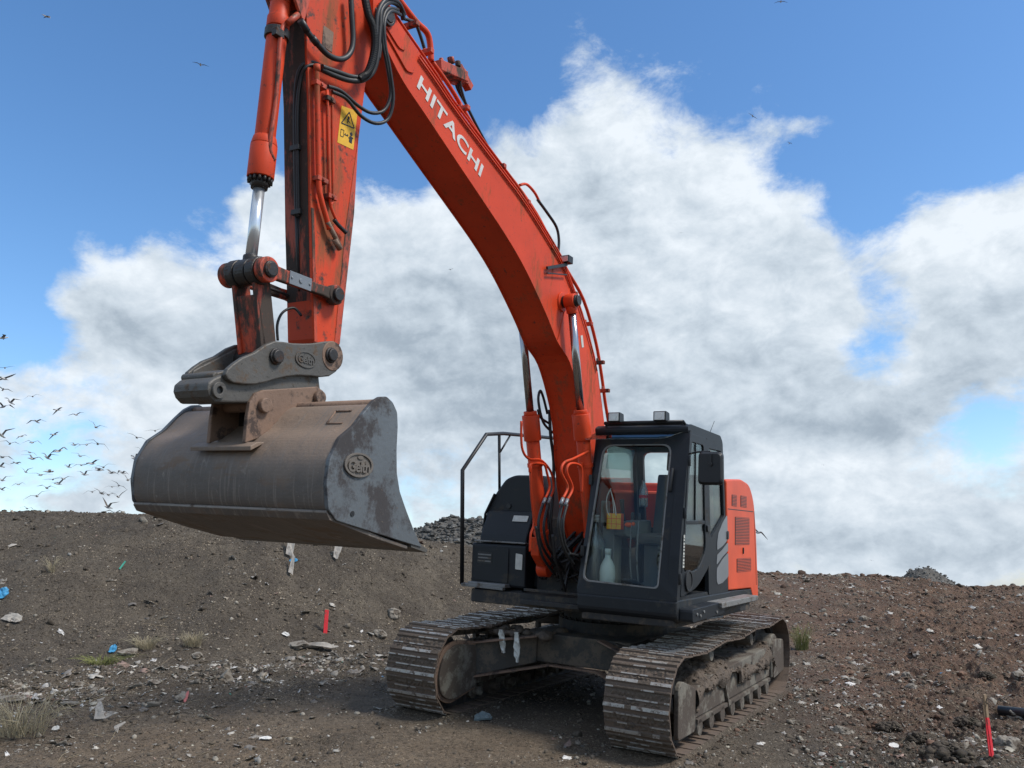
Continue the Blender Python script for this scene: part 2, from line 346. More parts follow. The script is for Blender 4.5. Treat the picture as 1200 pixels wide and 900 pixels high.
def terrain(x, y, fine=True):
    x = np.asarray(x, float); y = np.asarray(y, float)
    yy = np.maximum(y, .35*np.hypot(x, y)+.01)
    px = 600 + FPX*x/yy
    crv = np.interp(px, PXT, CRV); Rc = np.interp(px, PXT, CRR); Rt = np.interp(px, PXT, TOE) + .35*fbm(x, x*0, 1.3, 3, 14)
    zc = CAMH + (676.8-crv)/FPX*Rc/ math.cos(0)
    d = y
    zp = plane_z(x, y)
    t = (d-Rt)/(Rc-Rt)
    left = sstep((650-px)/250)
    prof = left*(np.clip(t, 0, 1)**1.35*.6 + .4*sstep(t)) + (1-left)*(.5*np.clip(t, 0, 1)**1.5+.5*sstep(t))
    zt = plane_z(x*np.minimum(1, Rt/np.maximum(d, .01)), np.minimum(d, Rt))
    z = np.where(d < Rt, zp, zp + (zc-zp)*prof)
    zcr = zp*0 + zc
    fall = np.maximum(d-Rc, 0)
    z = np.where(d > Rc, zcr - .10*fall*(1-np.exp(-fall/3.)), z)
    z = np.maximum(z, -20)
    # distance from the machine footprint
    dx = x-CX; dy = y-CY; F = dx*fX.x+dy*fX.y; L = dx*fY.x+dy*fY.y
    foot = np.maximum(np.maximum(np.abs(F)-2.3, np.abs(L)-1.65), 0)
    am = sstep(foot/1.2)
    onb = sstep((t-.05)/.25)*left*(t < 1.3)
    rgt = sstep((px-900)/200)*sstep((d-6.2)/2.2)
    debris = np.exp(-((d-(Rt-.9))/1.1)**2)*left*sstep((620-px)/120)
    rough = .25 + .75*rgt + .7*debris
    far = np.clip(d/60., 0, 1)
    det = fbm(x, y, 2.6, 4, 3)*.07*(1-.4*onb) + rough*am*(fbm(x, y, .7, 6, 9, .62)*(.085+.06*rgt)) + .045*onb*fbm(x, y, .9, 6, 5, .58)
    det += rgt*np.maximum(billow(x, y, .42, 4, 21)-.1, 0)*.20 + debris*.10*fbm(x, y, .45, 4, 77) + debris*.10
    # ragged crest clods
    det += (1-left)*np.exp(-((d-Rc)/3.)**2)*fbm(x, y, 1.6, 3, 88)*.28
    cr = np.exp(-((d-Rc)/1.1)**2)
    det += cr*(.10*np.abs(fbm(x, y, .6, 5, 41, .65))*(1+.8*(1-left)) )
    if fine:
        det += (.25+.75*am)*(.45+.7*rough)*(fbm(x, y, .16, 4, 55, .65)*.030 + np.maximum(billow(x, y, .11, 2, 61), 0)*.020)
    # ruts where the machine has tracked
    near = (1-far)
    det += am*.018*np.sin(L*7+fbm(x, y, 2., 2, 8)*2)*np.exp(-(L/3.2)**2)*(F > -2)*(1-onb)
    # soil squeezed up beside the tracks and the prints they left in front
    tl = np.abs(np.abs(L)-1.2); det += .045*np.exp(-((tl-.38)/.09)**2)*(np.abs(F) < 2.5)*(1+.9*fbm(x, y, .2, 3, 23))*(am < .9)/np.maximum(am, .25)*.6
    det += .016*np.sin(F*2*PI/.2)*sstep((.34-tl)/.08)*sstep((F-2.1)/.3)*sstep((6-F)/2)*(.6+fbm(x, y, .8, 2, 31))
    bed = .034*sstep((.335-tl)/.05)*sstep((2.15-np.abs(F))/.2)
    # big dark clods at lower right
    for (gx, gy, gr, gh) in ((3.15, 6.75, .42, .20), (3.75, 7.3, .35, .13), (2.6, 7.35, .35, .10), (4.3, 7.9, .5, .14)):
        rr = ((x-gx)**2+(y-gy)**2)/gr**2; det += gh*np.exp(-rr*1.5)*(1+.8*fbm(x, y, .25, 4, 66, .6))
    return z + det*near*am + det*near*(1-am)*.12 - .012 + bed
def ground_px(u, v):
    d = pxdir(u, v); t = np.geomspace(3, 60, 1500); X = d.x*t; Y = d.y*t; Z = CAMH + d.z*t
    g = terrain(X, Y, False); i = np.argmax(Z < g)
    if not (Z < g).any(): i = len(t)-1
    return Vector((X[i], Y[i], float(terrain(X[i:i+1], Y[i:i+1])[0])))
# polar grid, fine where the photograph looks
ang = np.concatenate([np.linspace(-PI, -.66, 60)[:-1], np.linspace(-.66, .66, 1150), np.linspace(.66, PI, 60)[1:]])
rad = np.concatenate([[.3, 1, 2, 3, 4, 4.8], np.geomspace(5.4, 30, 900), np.geomspace(31, 2500, 60)])
A_, R_ = np.meshgrid(ang, rad)
Xg = np.sin(A_)*R_; Yg = np.cos(A_)*R_; Zg = terrain(Xg, Yg)
nr, na = Xg.shape
co = np.stack([Xg, Yg, Zg], -1).reshape(-1, 3)
idx = np.arange(nr*na).reshape(nr, na)
quads = np.stack([idx[:-1, :-1], idx[:-1, 1:], idx[1:, 1:], idx[1:, :-1]], -1).reshape(-1, 4)[:, ::-1]
def np_mesh(name, co, faces, k, col=None, smooth=False):
    me = bpy.data.meshes.new(name); me.vertices.add(len(co)); me.vertices.foreach_set('co', co.astype(np.float32).ravel())
    me.loops.add(faces.size); me.loops.foreach_set('vertex_index', faces.astype(np.int32).ravel())
    me.polygons.add(len(faces)); me.polygons.foreach_set('loop_start', np.arange(0, faces.size, k, dtype=np.int32))
    if smooth: me.polygons.foreach_set('use_smooth', np.ones(len(faces), bool))
    me.update(calc_edges=True)
    if col is not None:
        a = me.color_attributes.new('tone', 'FLOAT_COLOR', 'POINT'); a.data.foreach_set('color', np.c_[col, np.ones(len(col))].astype(np.float32).ravel())
    me.validate(); return me
gme = np_mesh('ground', co, quads, 4, smooth=True)
go = bpy.data.objects.new('ground', gme); COL.objects.link(go); tag(go, kind='structure')
# soil material
def soilmat():
    m = bpy.data.materials.new('landfill soil'); m.use_nodes = True; t = m.node_tree; p = t.nodes['Principled BSDF']
    co = t.nodes.new('ShaderNodeTexCoord').outputs['Object']
    def nz(sc, det=8, ro=.6, dist=0):
        q = t.nodes.new('ShaderNodeTexNoise'); t.links.new(co, q.inputs[0]); q.inputs['Scale'].default_value = sc; q.inputs['Detail'].default_value = det
        q.inputs['Roughness'].default_value = ro; q.inputs['Distortion'].default_value = dist; return q.outputs[0]
    def ramp(s, a, b, c=0, d=1):
        q = t.nodes.new('ShaderNodeMapRange'); t.links.new(s, q.inputs[0])
        for i, x in zip((1, 2, 3, 4), (a, b, c, d)): q.inputs[i].default_value = x
        return q.outputs[0]
    def mixc(f, a, b):
        q = t.nodes.new('ShaderNodeMix'); q.data_type = 'RGBA'; t.links.new(f, q.inputs[0])
        for i, x in ((6, a), (7, b)):
            if isinstance(x, tuple): q.inputs[i].default_value = (*x, 1)
            else: t.links.new(x, q.inputs[i])
        return q.outputs[2]
    def mth(op, a, b):
        q = t.nodes.new('ShaderNodeMath'); q.operation = op
        for i, x in enumerate((a, b)):
            if isinstance(x, (int, float)): q.inputs[i].default_value = x
            else: t.links.new(x, q.inputs[i])
        return q.outputs[0]
    sp = t.nodes.new('ShaderNodeSeparateXYZ'); t.links.new(co, sp.inputs[0])
    big = nz(.35, 6, .6, .4); mid = nz(1.6, 9, .68, .4); fin = nz(14, 10, .7); vf = nz(60, 6, .7); pat = nz(.8, 7, .62, .5)
    c = mixc(ramp(mid, .36, .64), (0.068, 0.056, 0.044), (0.149, 0.125, 0.096))
    c = mixc(ramp(pat, .50, .66, 0, .8), c, (0.066, 0.058, 0.050))
    # reddish brown fill towards the right rear
    fr = mth('ADD', mth('MULTIPLY', ramp(sp.outputs['X'], 1.0, 6.0), 1.3), mth('MULTIPLY', mth('SUBTRACT', big, .5), 2.6))
    fy = ramp(mth('ADD', sp.outputs['Y'], mth('MULTIPLY', pat, 3.0)), 9.6, 12.0); red = mth('MULTIPLY', ramp(fr, .3, 1.1), fy)
    c = mixc(red, c, mixc(ramp(mid, .34, .66), (0.084, 0.047, 0.032), (0.237, 0.144, 0.098)))
    # greyer dried patches
    c = mixc(ramp(nz(1.1, 9, .68, .2), .54, .70, 0, .7), c, (0.204, 0.170, 0.128))
    # trodden brown mud near the machine
    nearm = mth('MULTIPLY', ramp(sp.outputs['Y'], 10, 8.0), ramp(sp.outputs['X'], 2.6, 1.2)); c = mixc(mth('MULTIPLY', nearm, ramp(nz(.9, 6), .30, .50, .3, 1)), c, mixc(ramp(mid, .3, .7), (.135, .098, .066), (.24, .185, .130)))
    c = mixc(ramp(fin, .38, .62, 0, .55), c, mixc(ramp(fin, .5, .8), (0.040, 0.031, 0.023), (0.209, 0.175, 0.135)))
    clus = ramp(nz(1.4, 5, .6), .42, .62, .15, 1.)
    c = mixc(mth('MULTIPLY', ramp(vf, .66, .72, 0, .6), clus), c, (0.374, 0.318, 0.250))
    hts = []
    for sc, lo, wt in ((26, .80, .8), (58, .72, .7), (110, .7, .6)):
        v = t.nodes.new('ShaderNodeTexVoronoi'); v.inputs['Scale'].default_value = sc; v.inputs['Randomness'].default_value = 1
        ad = t.nodes.new('ShaderNodeVectorMath'); ad.operation = 'ADD'; nn = t.nodes.new('ShaderNodeTexNoise'); nn.inputs['Scale'].default_value = sc*1.5; t.links.new(co, nn.inputs[0])
        scl = t.nodes.new('ShaderNodeVectorMath'); scl.operation = 'SCALE'; t.links.new(nn.outputs['Color'], scl.inputs[0]); scl.inputs['Scale'].default_value = .9/sc; t.links.new(co, ad.inputs[0]); t.links.new(scl.outputs[0], ad.inputs[1]); t.links.new(ad.outputs[0], v.inputs['Vector'])
        s3 = t.nodes.new('ShaderNodeSeparateXYZ'); t.links.new(v.outputs['Color'], s3.inputs[0])
        dot = ramp(v.outputs['Distance'], .42, .30)
        sel = mth('MULTIPLY', clus, mth('MULTIPLY', dot, ramp(s3.outputs['X'], lo, lo+.02))); dk = mth('MULTIPLY', dot, ramp(s3.outputs['Y'], .55, .6))
        c = mixc(mth('MULTIPLY', dk, .5), c, (0.064, 0.047, 0.030))
        c = mixc(mth('MULTIPLY', sel, wt), c, mixc(s3.outputs['Z'], (0.213, 0.156, 0.101), (0.682, 0.572, 0.426)))
        hts.append(mth('MULTIPLY', mth('ADD', sel, dk), .9/sc*20))
    t.links.new(c, p.inputs['Base Color']); t.links.new(ramp(mid, .3, .7, .82, 1.), p.inputs['Roughness']); p.inputs['Specular IOR Level'].default_value = .25
    b = t.nodes.new('ShaderNodeBump'); b.inputs['Strength'].default_value = .9; b.inputs['Distance'].default_value = .05
    t.links.new(mth('ADD', mth('ADD', mth('MULTIPLY', fin, .7), mth('MULTIPLY', vf, .22)), mth('ADD', mth('MULTIPLY', nz(5, 8, .7), .8), mth('ADD', hts[0], mth('ADD', hts[1], hts[2])))), b.inputs['Height'])
    t.links.new(b.outputs[0], p.inputs['Normal']); return m
gme.materials.append(soilmat())
def tonemat(name, rough=.9, bump=.5, sc=40):
    m = bpy.data.materials.new(name); m.use_nodes = True; t = m.node_tree; p = t.nodes['Principled BSDF']
    a = t.nodes.new('ShaderNodeAttribute'); a.attribute_name = 'tone'; co = t.nodes.new('ShaderNodeTexCoord').outputs['Object']
    q = t.nodes.new('ShaderNodeTexNoise'); t.links.new(co, q.inputs[0]); q.inputs['Scale'].default_value = sc; q.inputs['Detail'].default_value = 6
    mr = t.nodes.new('ShaderNodeMapRange'); t.links.new(q.outputs[0], mr.inputs[0]); mr.inputs[1].default_value = .3; mr.inputs[2].default_value = .7; mr.inputs[3].default_value = .6; mr.inputs[4].default_value = 1.25
    v = t.nodes.new('ShaderNodeVectorMath'); v.operation = 'SCALE'; t.links.new(a.outputs['Color'], v.inputs[0]); t.links.new(mr.outputs[0], v.inputs['Scale'])
    t.links.new(v.outputs[0], p.inputs['Base Color']); p.inputs['Roughness'].default_value = rough; p.inputs['Specular IOR Level'].default_value = .3
    b = t.nodes.new('ShaderNodeBump'); b.inputs['Strength'].default_value = bump; b.inputs['Distance'].default_value = .01; t.links.new(q.outputs[0], b.inputs['Height']); t.links.new(b.outputs[0], p.inputs['Normal']); return m
Mt['clod'] = tonemat('clods and stones'); Mt['litter'] = tonemat('scraps', .7, .2, 20); Mt['strand'] = tonemat('dry stems', .8, .1, 30)
def ico(sub):
    bm = bmesh.new(); bmesh.ops.create_icosphere(bm, subdivisions=sub, radius=1); bm.verts.ensure_lookup_table()
    V = np.array([v.co[:] for v in bm.verts]); Fc = np.array([[v.index for v in f.verts] for f in bm.faces]); bm.free(); return V, Fc
def rock_shapes(sub, n, rough=.28):
    V, Fc = ico(sub); out = []
    for i in range(n):
        W_ = V.copy()
        for k in range(len(V)):
            p = Vector(V[k]); q = mnoise.noise(p*1.3+Vector((i*7.3, 2, 1)))*rough*2 + mnoise.noise(p*3.1+Vector((3, i*5.1, 1)))*rough
            W_[k] = V[k]*(1+q)
        # a few flat breaks
        for j in range(9):
            nrm = RNG.normal(size=3); nrm /= np.linalg.norm(nrm); c = .48+.32*RNG.random(); dd = W_@nrm; W_ -= np.outer(np.maximum(dd-c, 0), nrm)
        out.append(W_)
    return out, Fc
def footprint(x, y):
    dx = x-CX; dy = y-CY; F = dx*fX.x+dy*fX.y; L = dx*fY.x+dy*fY.y
    return (np.abs(F) < 2.35) & (np.abs(np.abs(L)-1.2) < .36)
def sample(n, fn, rmin=5.6, rmax=27, tmax=.64):
    X = []; Y = []; k = 0
    while k < n:
        a = RNG.uniform(-tmax, tmax, n*3); r = np.exp(RNG.uniform(np.log(rmin), np.log(rmax), n*3)); x = np.sin(a)*r; y = np.cos(a)*r
        px = 600+FPX*x/y; Rt = np.interp(px, PXT, TOE); Rc = np.interp(px, PXT, CRR)
        w = fn(x, y, px, Rt, Rc); ok = (RNG.random(n*3) < w) & ~footprint(x, y) & (y < Rc+.6)
        X.append(x[ok]); Y.append(y[ok]); k += ok.sum()
    return np.concatenate(X)[:n], np.concatenate(Y)[:n]
def scatter(name, shapes, Fc, x, y, size, tone, flat=(.5, .9), sink=.25, m='clod', smooth=False):
    n = len(x); z = terrain(x, y); nv = len(shapes[0]); co = np.zeros((n, nv, 3)); sh = RNG.integers(0, len(shapes), n)
    for i in range(n):
        s_ = shapes[sh[i]]*np.array([1, RNG.uniform(.6, 1), RNG.uniform(*flat)])
        a, b, c = RNG.uniform(0, 6.28), RNG.normal()*.35, RNG.normal()*.35
        R = np.array(Matrix.Rotation(a, 3, 'Z') @ Matrix.Rotation(b, 3, 'X') @ Matrix.Rotation(c, 3, 'Y'))
        co[i] = (s_@R.T)*size[i] + np.array([x[i], y[i], z[i]+size[i]*(.5-sink)*flat[0]])
    F_ = (Fc[None] + (np.arange(n)*nv)[:, None, None]).reshape(-1, Fc.shape[1])
    me = np_mesh(name, co.reshape(-1, 3), F_, Fc.shape[1], np.repeat(tone, nv, 0), smooth); me.materials.append(Mt[m])
    o = bpy.data.objects.new(name, me); COL.objects.link(o); return o
def wclod(x, y, px, Rt, Rc):
    left = px < 640; t = (y-Rt)/(Rc-Rt)
    w = np.where(left, np.where(t < 0, .75*np.exp(-((t+.25)/.35)**2)+.12, np.where(t < .35, .5-.8*t, .2)), .35+.65*np.clip((px-880)/200, 0, 1)*np.clip((y-5.9)/1.2, 0, 1))
    return w*np.where((px > 420) & (px < 900) & (y < 10), .35, 1)
rs0, f0 = rock_shapes(0, 14, .5) if False else (lambda V, F: ([V*RNG.uniform(.6, 1.25, (len(V), 1)) for _ in range(16)], F))(*ico(1)); rs1, f1 = rock_shapes(2, 14, .42); rs2, f2 = rock_shapes(3, 10, .42)
def tones(n, x):
    base = np.array([.125, .102, .078]); t = base*RNG.uniform(.5, 1.35, (n, 1))
    k = RNG.random(n); r_ = x > 2.0+RNG.normal(size=n)
    t[r_ & (k < .5)] = np.array([.150, .092, .064])*RNG.uniform(.5, 1.3, (n, 1))[r_ & (k < .5)]
    g = k > .87; t[g] = np.array([.26, .235, .195])*RNG.uniform(.6, 1.4, (n, 1))[g]
    g = k > .978; t[g] = np.array([.42, .40, .37])*RNG.uniform(.7, 1.2, (n, 1))[g]
    return t
n = 30000; x, y = sample(n, wclod); s_ = .0065*np.exp(RNG.exponential(.45, n)); s_ = np.minimum(s_, .028)*(.6+y/14)
tag(scatter('gravel', rs0, f0, x, y, s_, tones(n, x), flat=(.4, 1)), kind='stuff', label='clods and small broken stones strewn over the bare soil', cat='gravel')
n = 1500; x, y = sample(n, wclod); s_ = np.minimum(.017*np.exp(RNG.exponential(.42, n)), .07)*(.7+y/30)
tag(scatter('clods', rs1, f1, x, y, s_, tones(n, x)*.9, flat=(.35, .8), sink=.5), kind='stuff', label='larger lumps of dug soil and stone among the gravel', cat='clods')
n = 800; px_ = RNG.uniform(640, 1300, n); Rc = np.interp(px_, PXT, CRR)+RNG.normal(size=n)*.6; x = (px_-600)/FPX*Rc
tag(scatter('crest_clods', rs1, f1, x, Rc, np.minimum(.03*np.exp(RNG.exponential(.5, n)), .16), tones(n, x)*.8, flat=(.4, .8), sink=.45), kind='stuff', label='ragged clods along the skyline of the spoil on the right', cat='clods')
n = 500; px_ = RNG.uniform(-60, 640, n); Rc = np.interp(px_, PXT, CRR)+RNG.normal(size=n)*.4; x = (px_-600)/FPX*Rc
tag(scatter('bank_clods', rs1, f1, x, Rc, np.minimum(.014*np.exp(RNG.exponential(.5, n)), .05), tones(n, x)*.8, sink=.4), kind='stuff', label='small clods along the top edge of the left bank', cat='clods')
n = 1400; F_l = RNG.uniform(-2.5, 2.6, n); L_l = RNG.choice([-1, 1], n)*(1.2+RNG.choice([-1, 1], n)*(.34+np.abs(RNG.normal(size=n))*.07)); pw_ = np.array([RM @ Vector((f_, l_, 0)) for f_, l_ in zip(F_l, L_l)])
tag(scatter('track_spoil', rs0, f0, pw_[:, 0], pw_[:, 1], np.minimum(.009*np.exp(RNG.exponential(.45, n)), .035), tones(n, pw_[:, 0])*.85, flat=(.4, .9), sink=.3), kind='stuff', label='crumbled soil squeezed out along the edges of the tracks', cat='soil crumbs')
# litter: crumpled sheets
def sheets(n_):
    out = []
    g = np.stack(np.meshgrid(np.linspace(-1, 1, 4), np.linspace(-1, 1, 4)), -1).reshape(-1, 2)
    for i in range(n_):
        P = np.c_[g, RNG.normal(size=16)*.28]; P[:, :2] += RNG.normal(size=(16, 2))*.22; Q = P + np.array([0, 0, .05]); out.append(np.r_[P, Q])
    F_ = []
    for a in range(3):
        for b in range(3):
            i = a*4+b; F_.append([i, i+4, i+5, i+1]); F_.append([16+i, 16+i+1, 16+i+5, 16+i+4])
    rim = [0, 1, 2, 3, 7, 11, 15, 14, 13, 12, 8, 4]
    for a, b in zip(rim, rim[1:]+rim[:1]): F_.append([a, b, 16+b, 16+a])
    return out, np.array(F_)
sh_, fs_ = sheets(16)
def wlit(x, y, px, Rt, Rc):
    left = px < 640; t = (y-Rt)/(Rc-Rt)
    w = np.where(left, np.where(t < 0, 1.3*np.exp(-((t+.25)/.30)**2)+.10, np.where(t < .6, .35-.35*t, .08)), .35+.2*np.clip((px-900)/200, 0, 1))
    cl = np.clip(fbm(x, y, .8, 3, 91)*2.2+.6, .22, 1)
    return w*cl*np.where((px > 420) & (px < 900) & (y < 10), .3, 1)
n = 17000; x, y = sample(n, wlit); s_ = np.minimum(.0062*np.exp(RNG.exponential(.52, n)), .045)*(.6+y/16)*np.where((x < 0) & (y > 8.5), 1.15, 1)
pal = np.array([[.46, .43, .38], [.34, .31, .27], [.28, .24, .19], [.60, .58, .55], [.20, .18, .16], [.32, .22, .18], [.40, .37, .30]])
tn = pal[RNG.choice(7, n, p=[.2, .24, .18, .08, .16, .06, .08])]*RNG.uniform(.6, 1.1, (n, 1)); k = RNG.random(n)
tn[k < .002] = (.08, .22, .38); tn[(k > .008) & (k < .010)] = (.5, .08, .09); tn[(k > .010) & (k < .013)] = (.07, .3, .22)
tag(scatter('litter', sh_, fs_, x, y, s_, tn, flat=(.3, .8), sink=.35, m='litter'), kind='stuff', label='small pale scraps of shredded waste scattered in the soil', cat='litter')
# dry stems / wires / fibres
def strands(n_, fn):
    x, y = sample(n_, fn); z = terrain(x, y); co = []; F_ = []; tn = []
    for i in range(n_):
        L_ = RNG.uniform(.04, .22); a = RNG.uniform(0, 6.28); el = RNG.uniform(.0, .5); d = np.array([math.cos(a)*math.cos(el), math.sin(a)*math.cos(el), math.sin(el)]); w = RNG.uniform(.0012, .0035)
        s_ = np.cross(d, [0, 0, 1.]); s_ /= np.linalg.norm(s_)+1e-9; u = np.cross(s_, d); p0 = np.array([x[i], y[i], z[i]]); mdl = p0+d*L_*.5+u*L_*RNG.uniform(-.05, .12); b = len(co)
        for q in (p0, mdl, p0+d*L_):
            for k in range(3): co.append(q + (s_*math.cos(k*2.09)+u*math.sin(k*2.09))*w)
        for r in (0, 3):
            for k in range(3): F_.append([b+r+k, b+r+(k+1) % 3, b+r+3+(k+1) % 3, b+r+3+k])
        c = np.array([.26, .21, .14])*RNG.uniform(.3, 1.2); tn += [c]*9
    me = np_mesh('stems', np.array(co), np.array(F_), 4, np.array(tn)); me.materials.append(Mt['strand']); o = bpy.data.objects.new('dry_stems', me); COL.objects.link(o); return o
tag(strands(2200, wlit), kind='stuff', label='loose dry stems and fibres lying in the dirt', cat='dry stems')
# ================================================================== excavator
EX = empty('excavator', RM)
tag(EX, 'orange tracked excavator with dark cab and wide grey bucket raised in front', 'excavator')
def P3(F, L, z): return Vector((F, L, z))
def part(b, name, m, parent=None, bevel=.004, **k): return b.obj(name, m, EX if parent is None else parent, bevel, **k)
def rpoly(pts, r, n=5):
    o = []; N_ = len(pts)
    for i in range(N_):
        p = Vector(pts[i]); a = Vector(pts[i-1]); c = Vector(pts[(i+1) % N_]); rr = r[i] if isinstance(r, (list, tuple)) else r
        da = (a-p); dc = (c-p); s_ = p + da.normalized()*min(rr, da.length*.48); e_ = p + dc.normalized()*min(rr, dc.length*.48)
        for k in range(n):
            t = k/(n-1); o.append((s_*(1-t)**2 + p*2*t*(1-t) + e_*t*t)[:])
    return o
def ring(b, outer, inner, f0, f1):
    n = len(outer); V = [[b.bm.verts.new(f(x, y)) for x, y in q] for f in (f0, f1) for q in (outer, inner)]
    o0, i0, o1, i1 = V
    for k in range(n):
        j = (k+1) % n
        b._face([o0[k], o0[j], i0[j], i0[k]]); b._face([o1[j], o1[k], i1[k], i1[j]]); b._face([o0[j], o0[k], o1[k], o1[j]]); b._face([i0[k], i0[j], i1[j], i1[k]])
    return b
def sheet(b, pts, f0, f1):
    a = [b.bm.verts.new(f0(x, y)) for x, y in pts]; c = [b.bm.verts.new(f1(x, y)) for x, y in pts]; n = len(pts); b._face(a); b._face(c[::-1])
    for k in range(n): b._face([a[k], c[k], c[(k+1) % n], a[(k+1) % n]])
    return b
# ---- tracks
def track_path():
    pts = []
    fc, fr, rc, rr = (1.80, .43), .43, (-1.77, .46), .46
    for k in range(25): a = -PI/2 + PI*k/24; pts.append((fc[0]+fr*math.cos(a), fc[1]+fr*math.sin(a)))
    for k in range(1, 12):
        t = k/12; pts.append((1.80+(-1.77-1.80)*t, .86+.06*t - .035*math.sin(t*PI*3)**2))
    for k in range(25): a = PI/2 + PI*k/24; pts.append((rc[0]+rr*math.cos(a), rc[1]+rr*math.sin(a)))
    return pts
tp = track_path(); tp2 = [Vector(p) for p in tp] + [Vector(tp[0])]
cum = [0]
for a, b_ in zip(tp2, tp2[1:]): cum.append(cum[-1]+(b_-a).length)
TL = cum[-1]; NSH = 46
def tpos(s):
    s %= TL
    for i in range(len(cum)-1):
        if cum[i+1] >= s: t = (s-cum[i])/(cum[i+1]-cum[i]+1e-9); return tp2[i].lerp(tp2[i+1], t)
    return tp2[-1]
def shoe_mesh(seed):
    r = random.Random(seed); b = B(); pw = TL/NSH; w = .30
    b.mi = 0; b.prism([(-pw*.5+.012, -.024), (pw*.5+.012, -.032), (pw*.5+.012, -.020), (-pw*.5+.012, -.010)], -w, w)
    # three ribs; the leading one is broad and polished, worn unevenly along its length
    for x, h, hw, worn in ((-pw*.5+.034, .003, .017, .9), (-pw*.02, -.003, .0085, .55), (pw*.36, -.002, .0085, .6)):
        b.mi = 0; b.prism([(x-hw-.003, -.016), (x+hw+.003, -.016), (x+hw, h-.004), (x-hw, h-.004)], -w+.003, w-.003)
        y = -w+.002
        while y < w-.01:
            y2 = min(w-.002, y+r.uniform(.03, .16)); b.mi = 1 if r.random() < worn else 2; top = h+r.uniform(-.0005, .0025)
            b.prism([(x-hw+.0015, h-.0045), (x+hw-.0015, h-.0045), (x+hw-.003, top), (x-hw+.003, top)], y, y2-.002); y = y2
    b.mi = 0
    for sy in (-.13, .13):
        for sx in (-.055, .02): b.cyl((sx+.012, sy, -.02), (sx+.012, sy, -.006), .012, 6)
    # dried mud between the ribs
    b.mi = 2
    for x0, x1 in ((-pw*.5+.055, -pw*.02-.009), (-pw*.02+.009, pw*.36-.009)):
        n = 34; yy = [-w+.01 + (2*w-.02)*k/n for k in range(n+1)]; prev = None
        for y in yy:
            h = -.0155 + max(0, min(.017, r.gauss(.007, .008))); cur = [b.bm.verts.new((x0, y, -.017)), b.bm.verts.new(((x0+x1)/2+r.uniform(-.01, .01), y, h)), b.bm.verts.new((x1, y, -.017))]
            if prev:
                b._face([prev[0], cur[0], cur[1], prev[1]]); b._face([prev[1], cur[1], cur[2], prev[2]])
            prev = cur
    bmesh.ops.recalc_face_normals(b.bm, faces=b.bm.faces); me = bpy.data.meshes.new('track_shoe'); b.bm.to_mesh(me); b.bm.free()
    for q in ('shoe', 'grouser', 'mud'): me.materials.append(Mt[q])
    return me
shoes = [shoe_mesh(i) for i in range(6)]
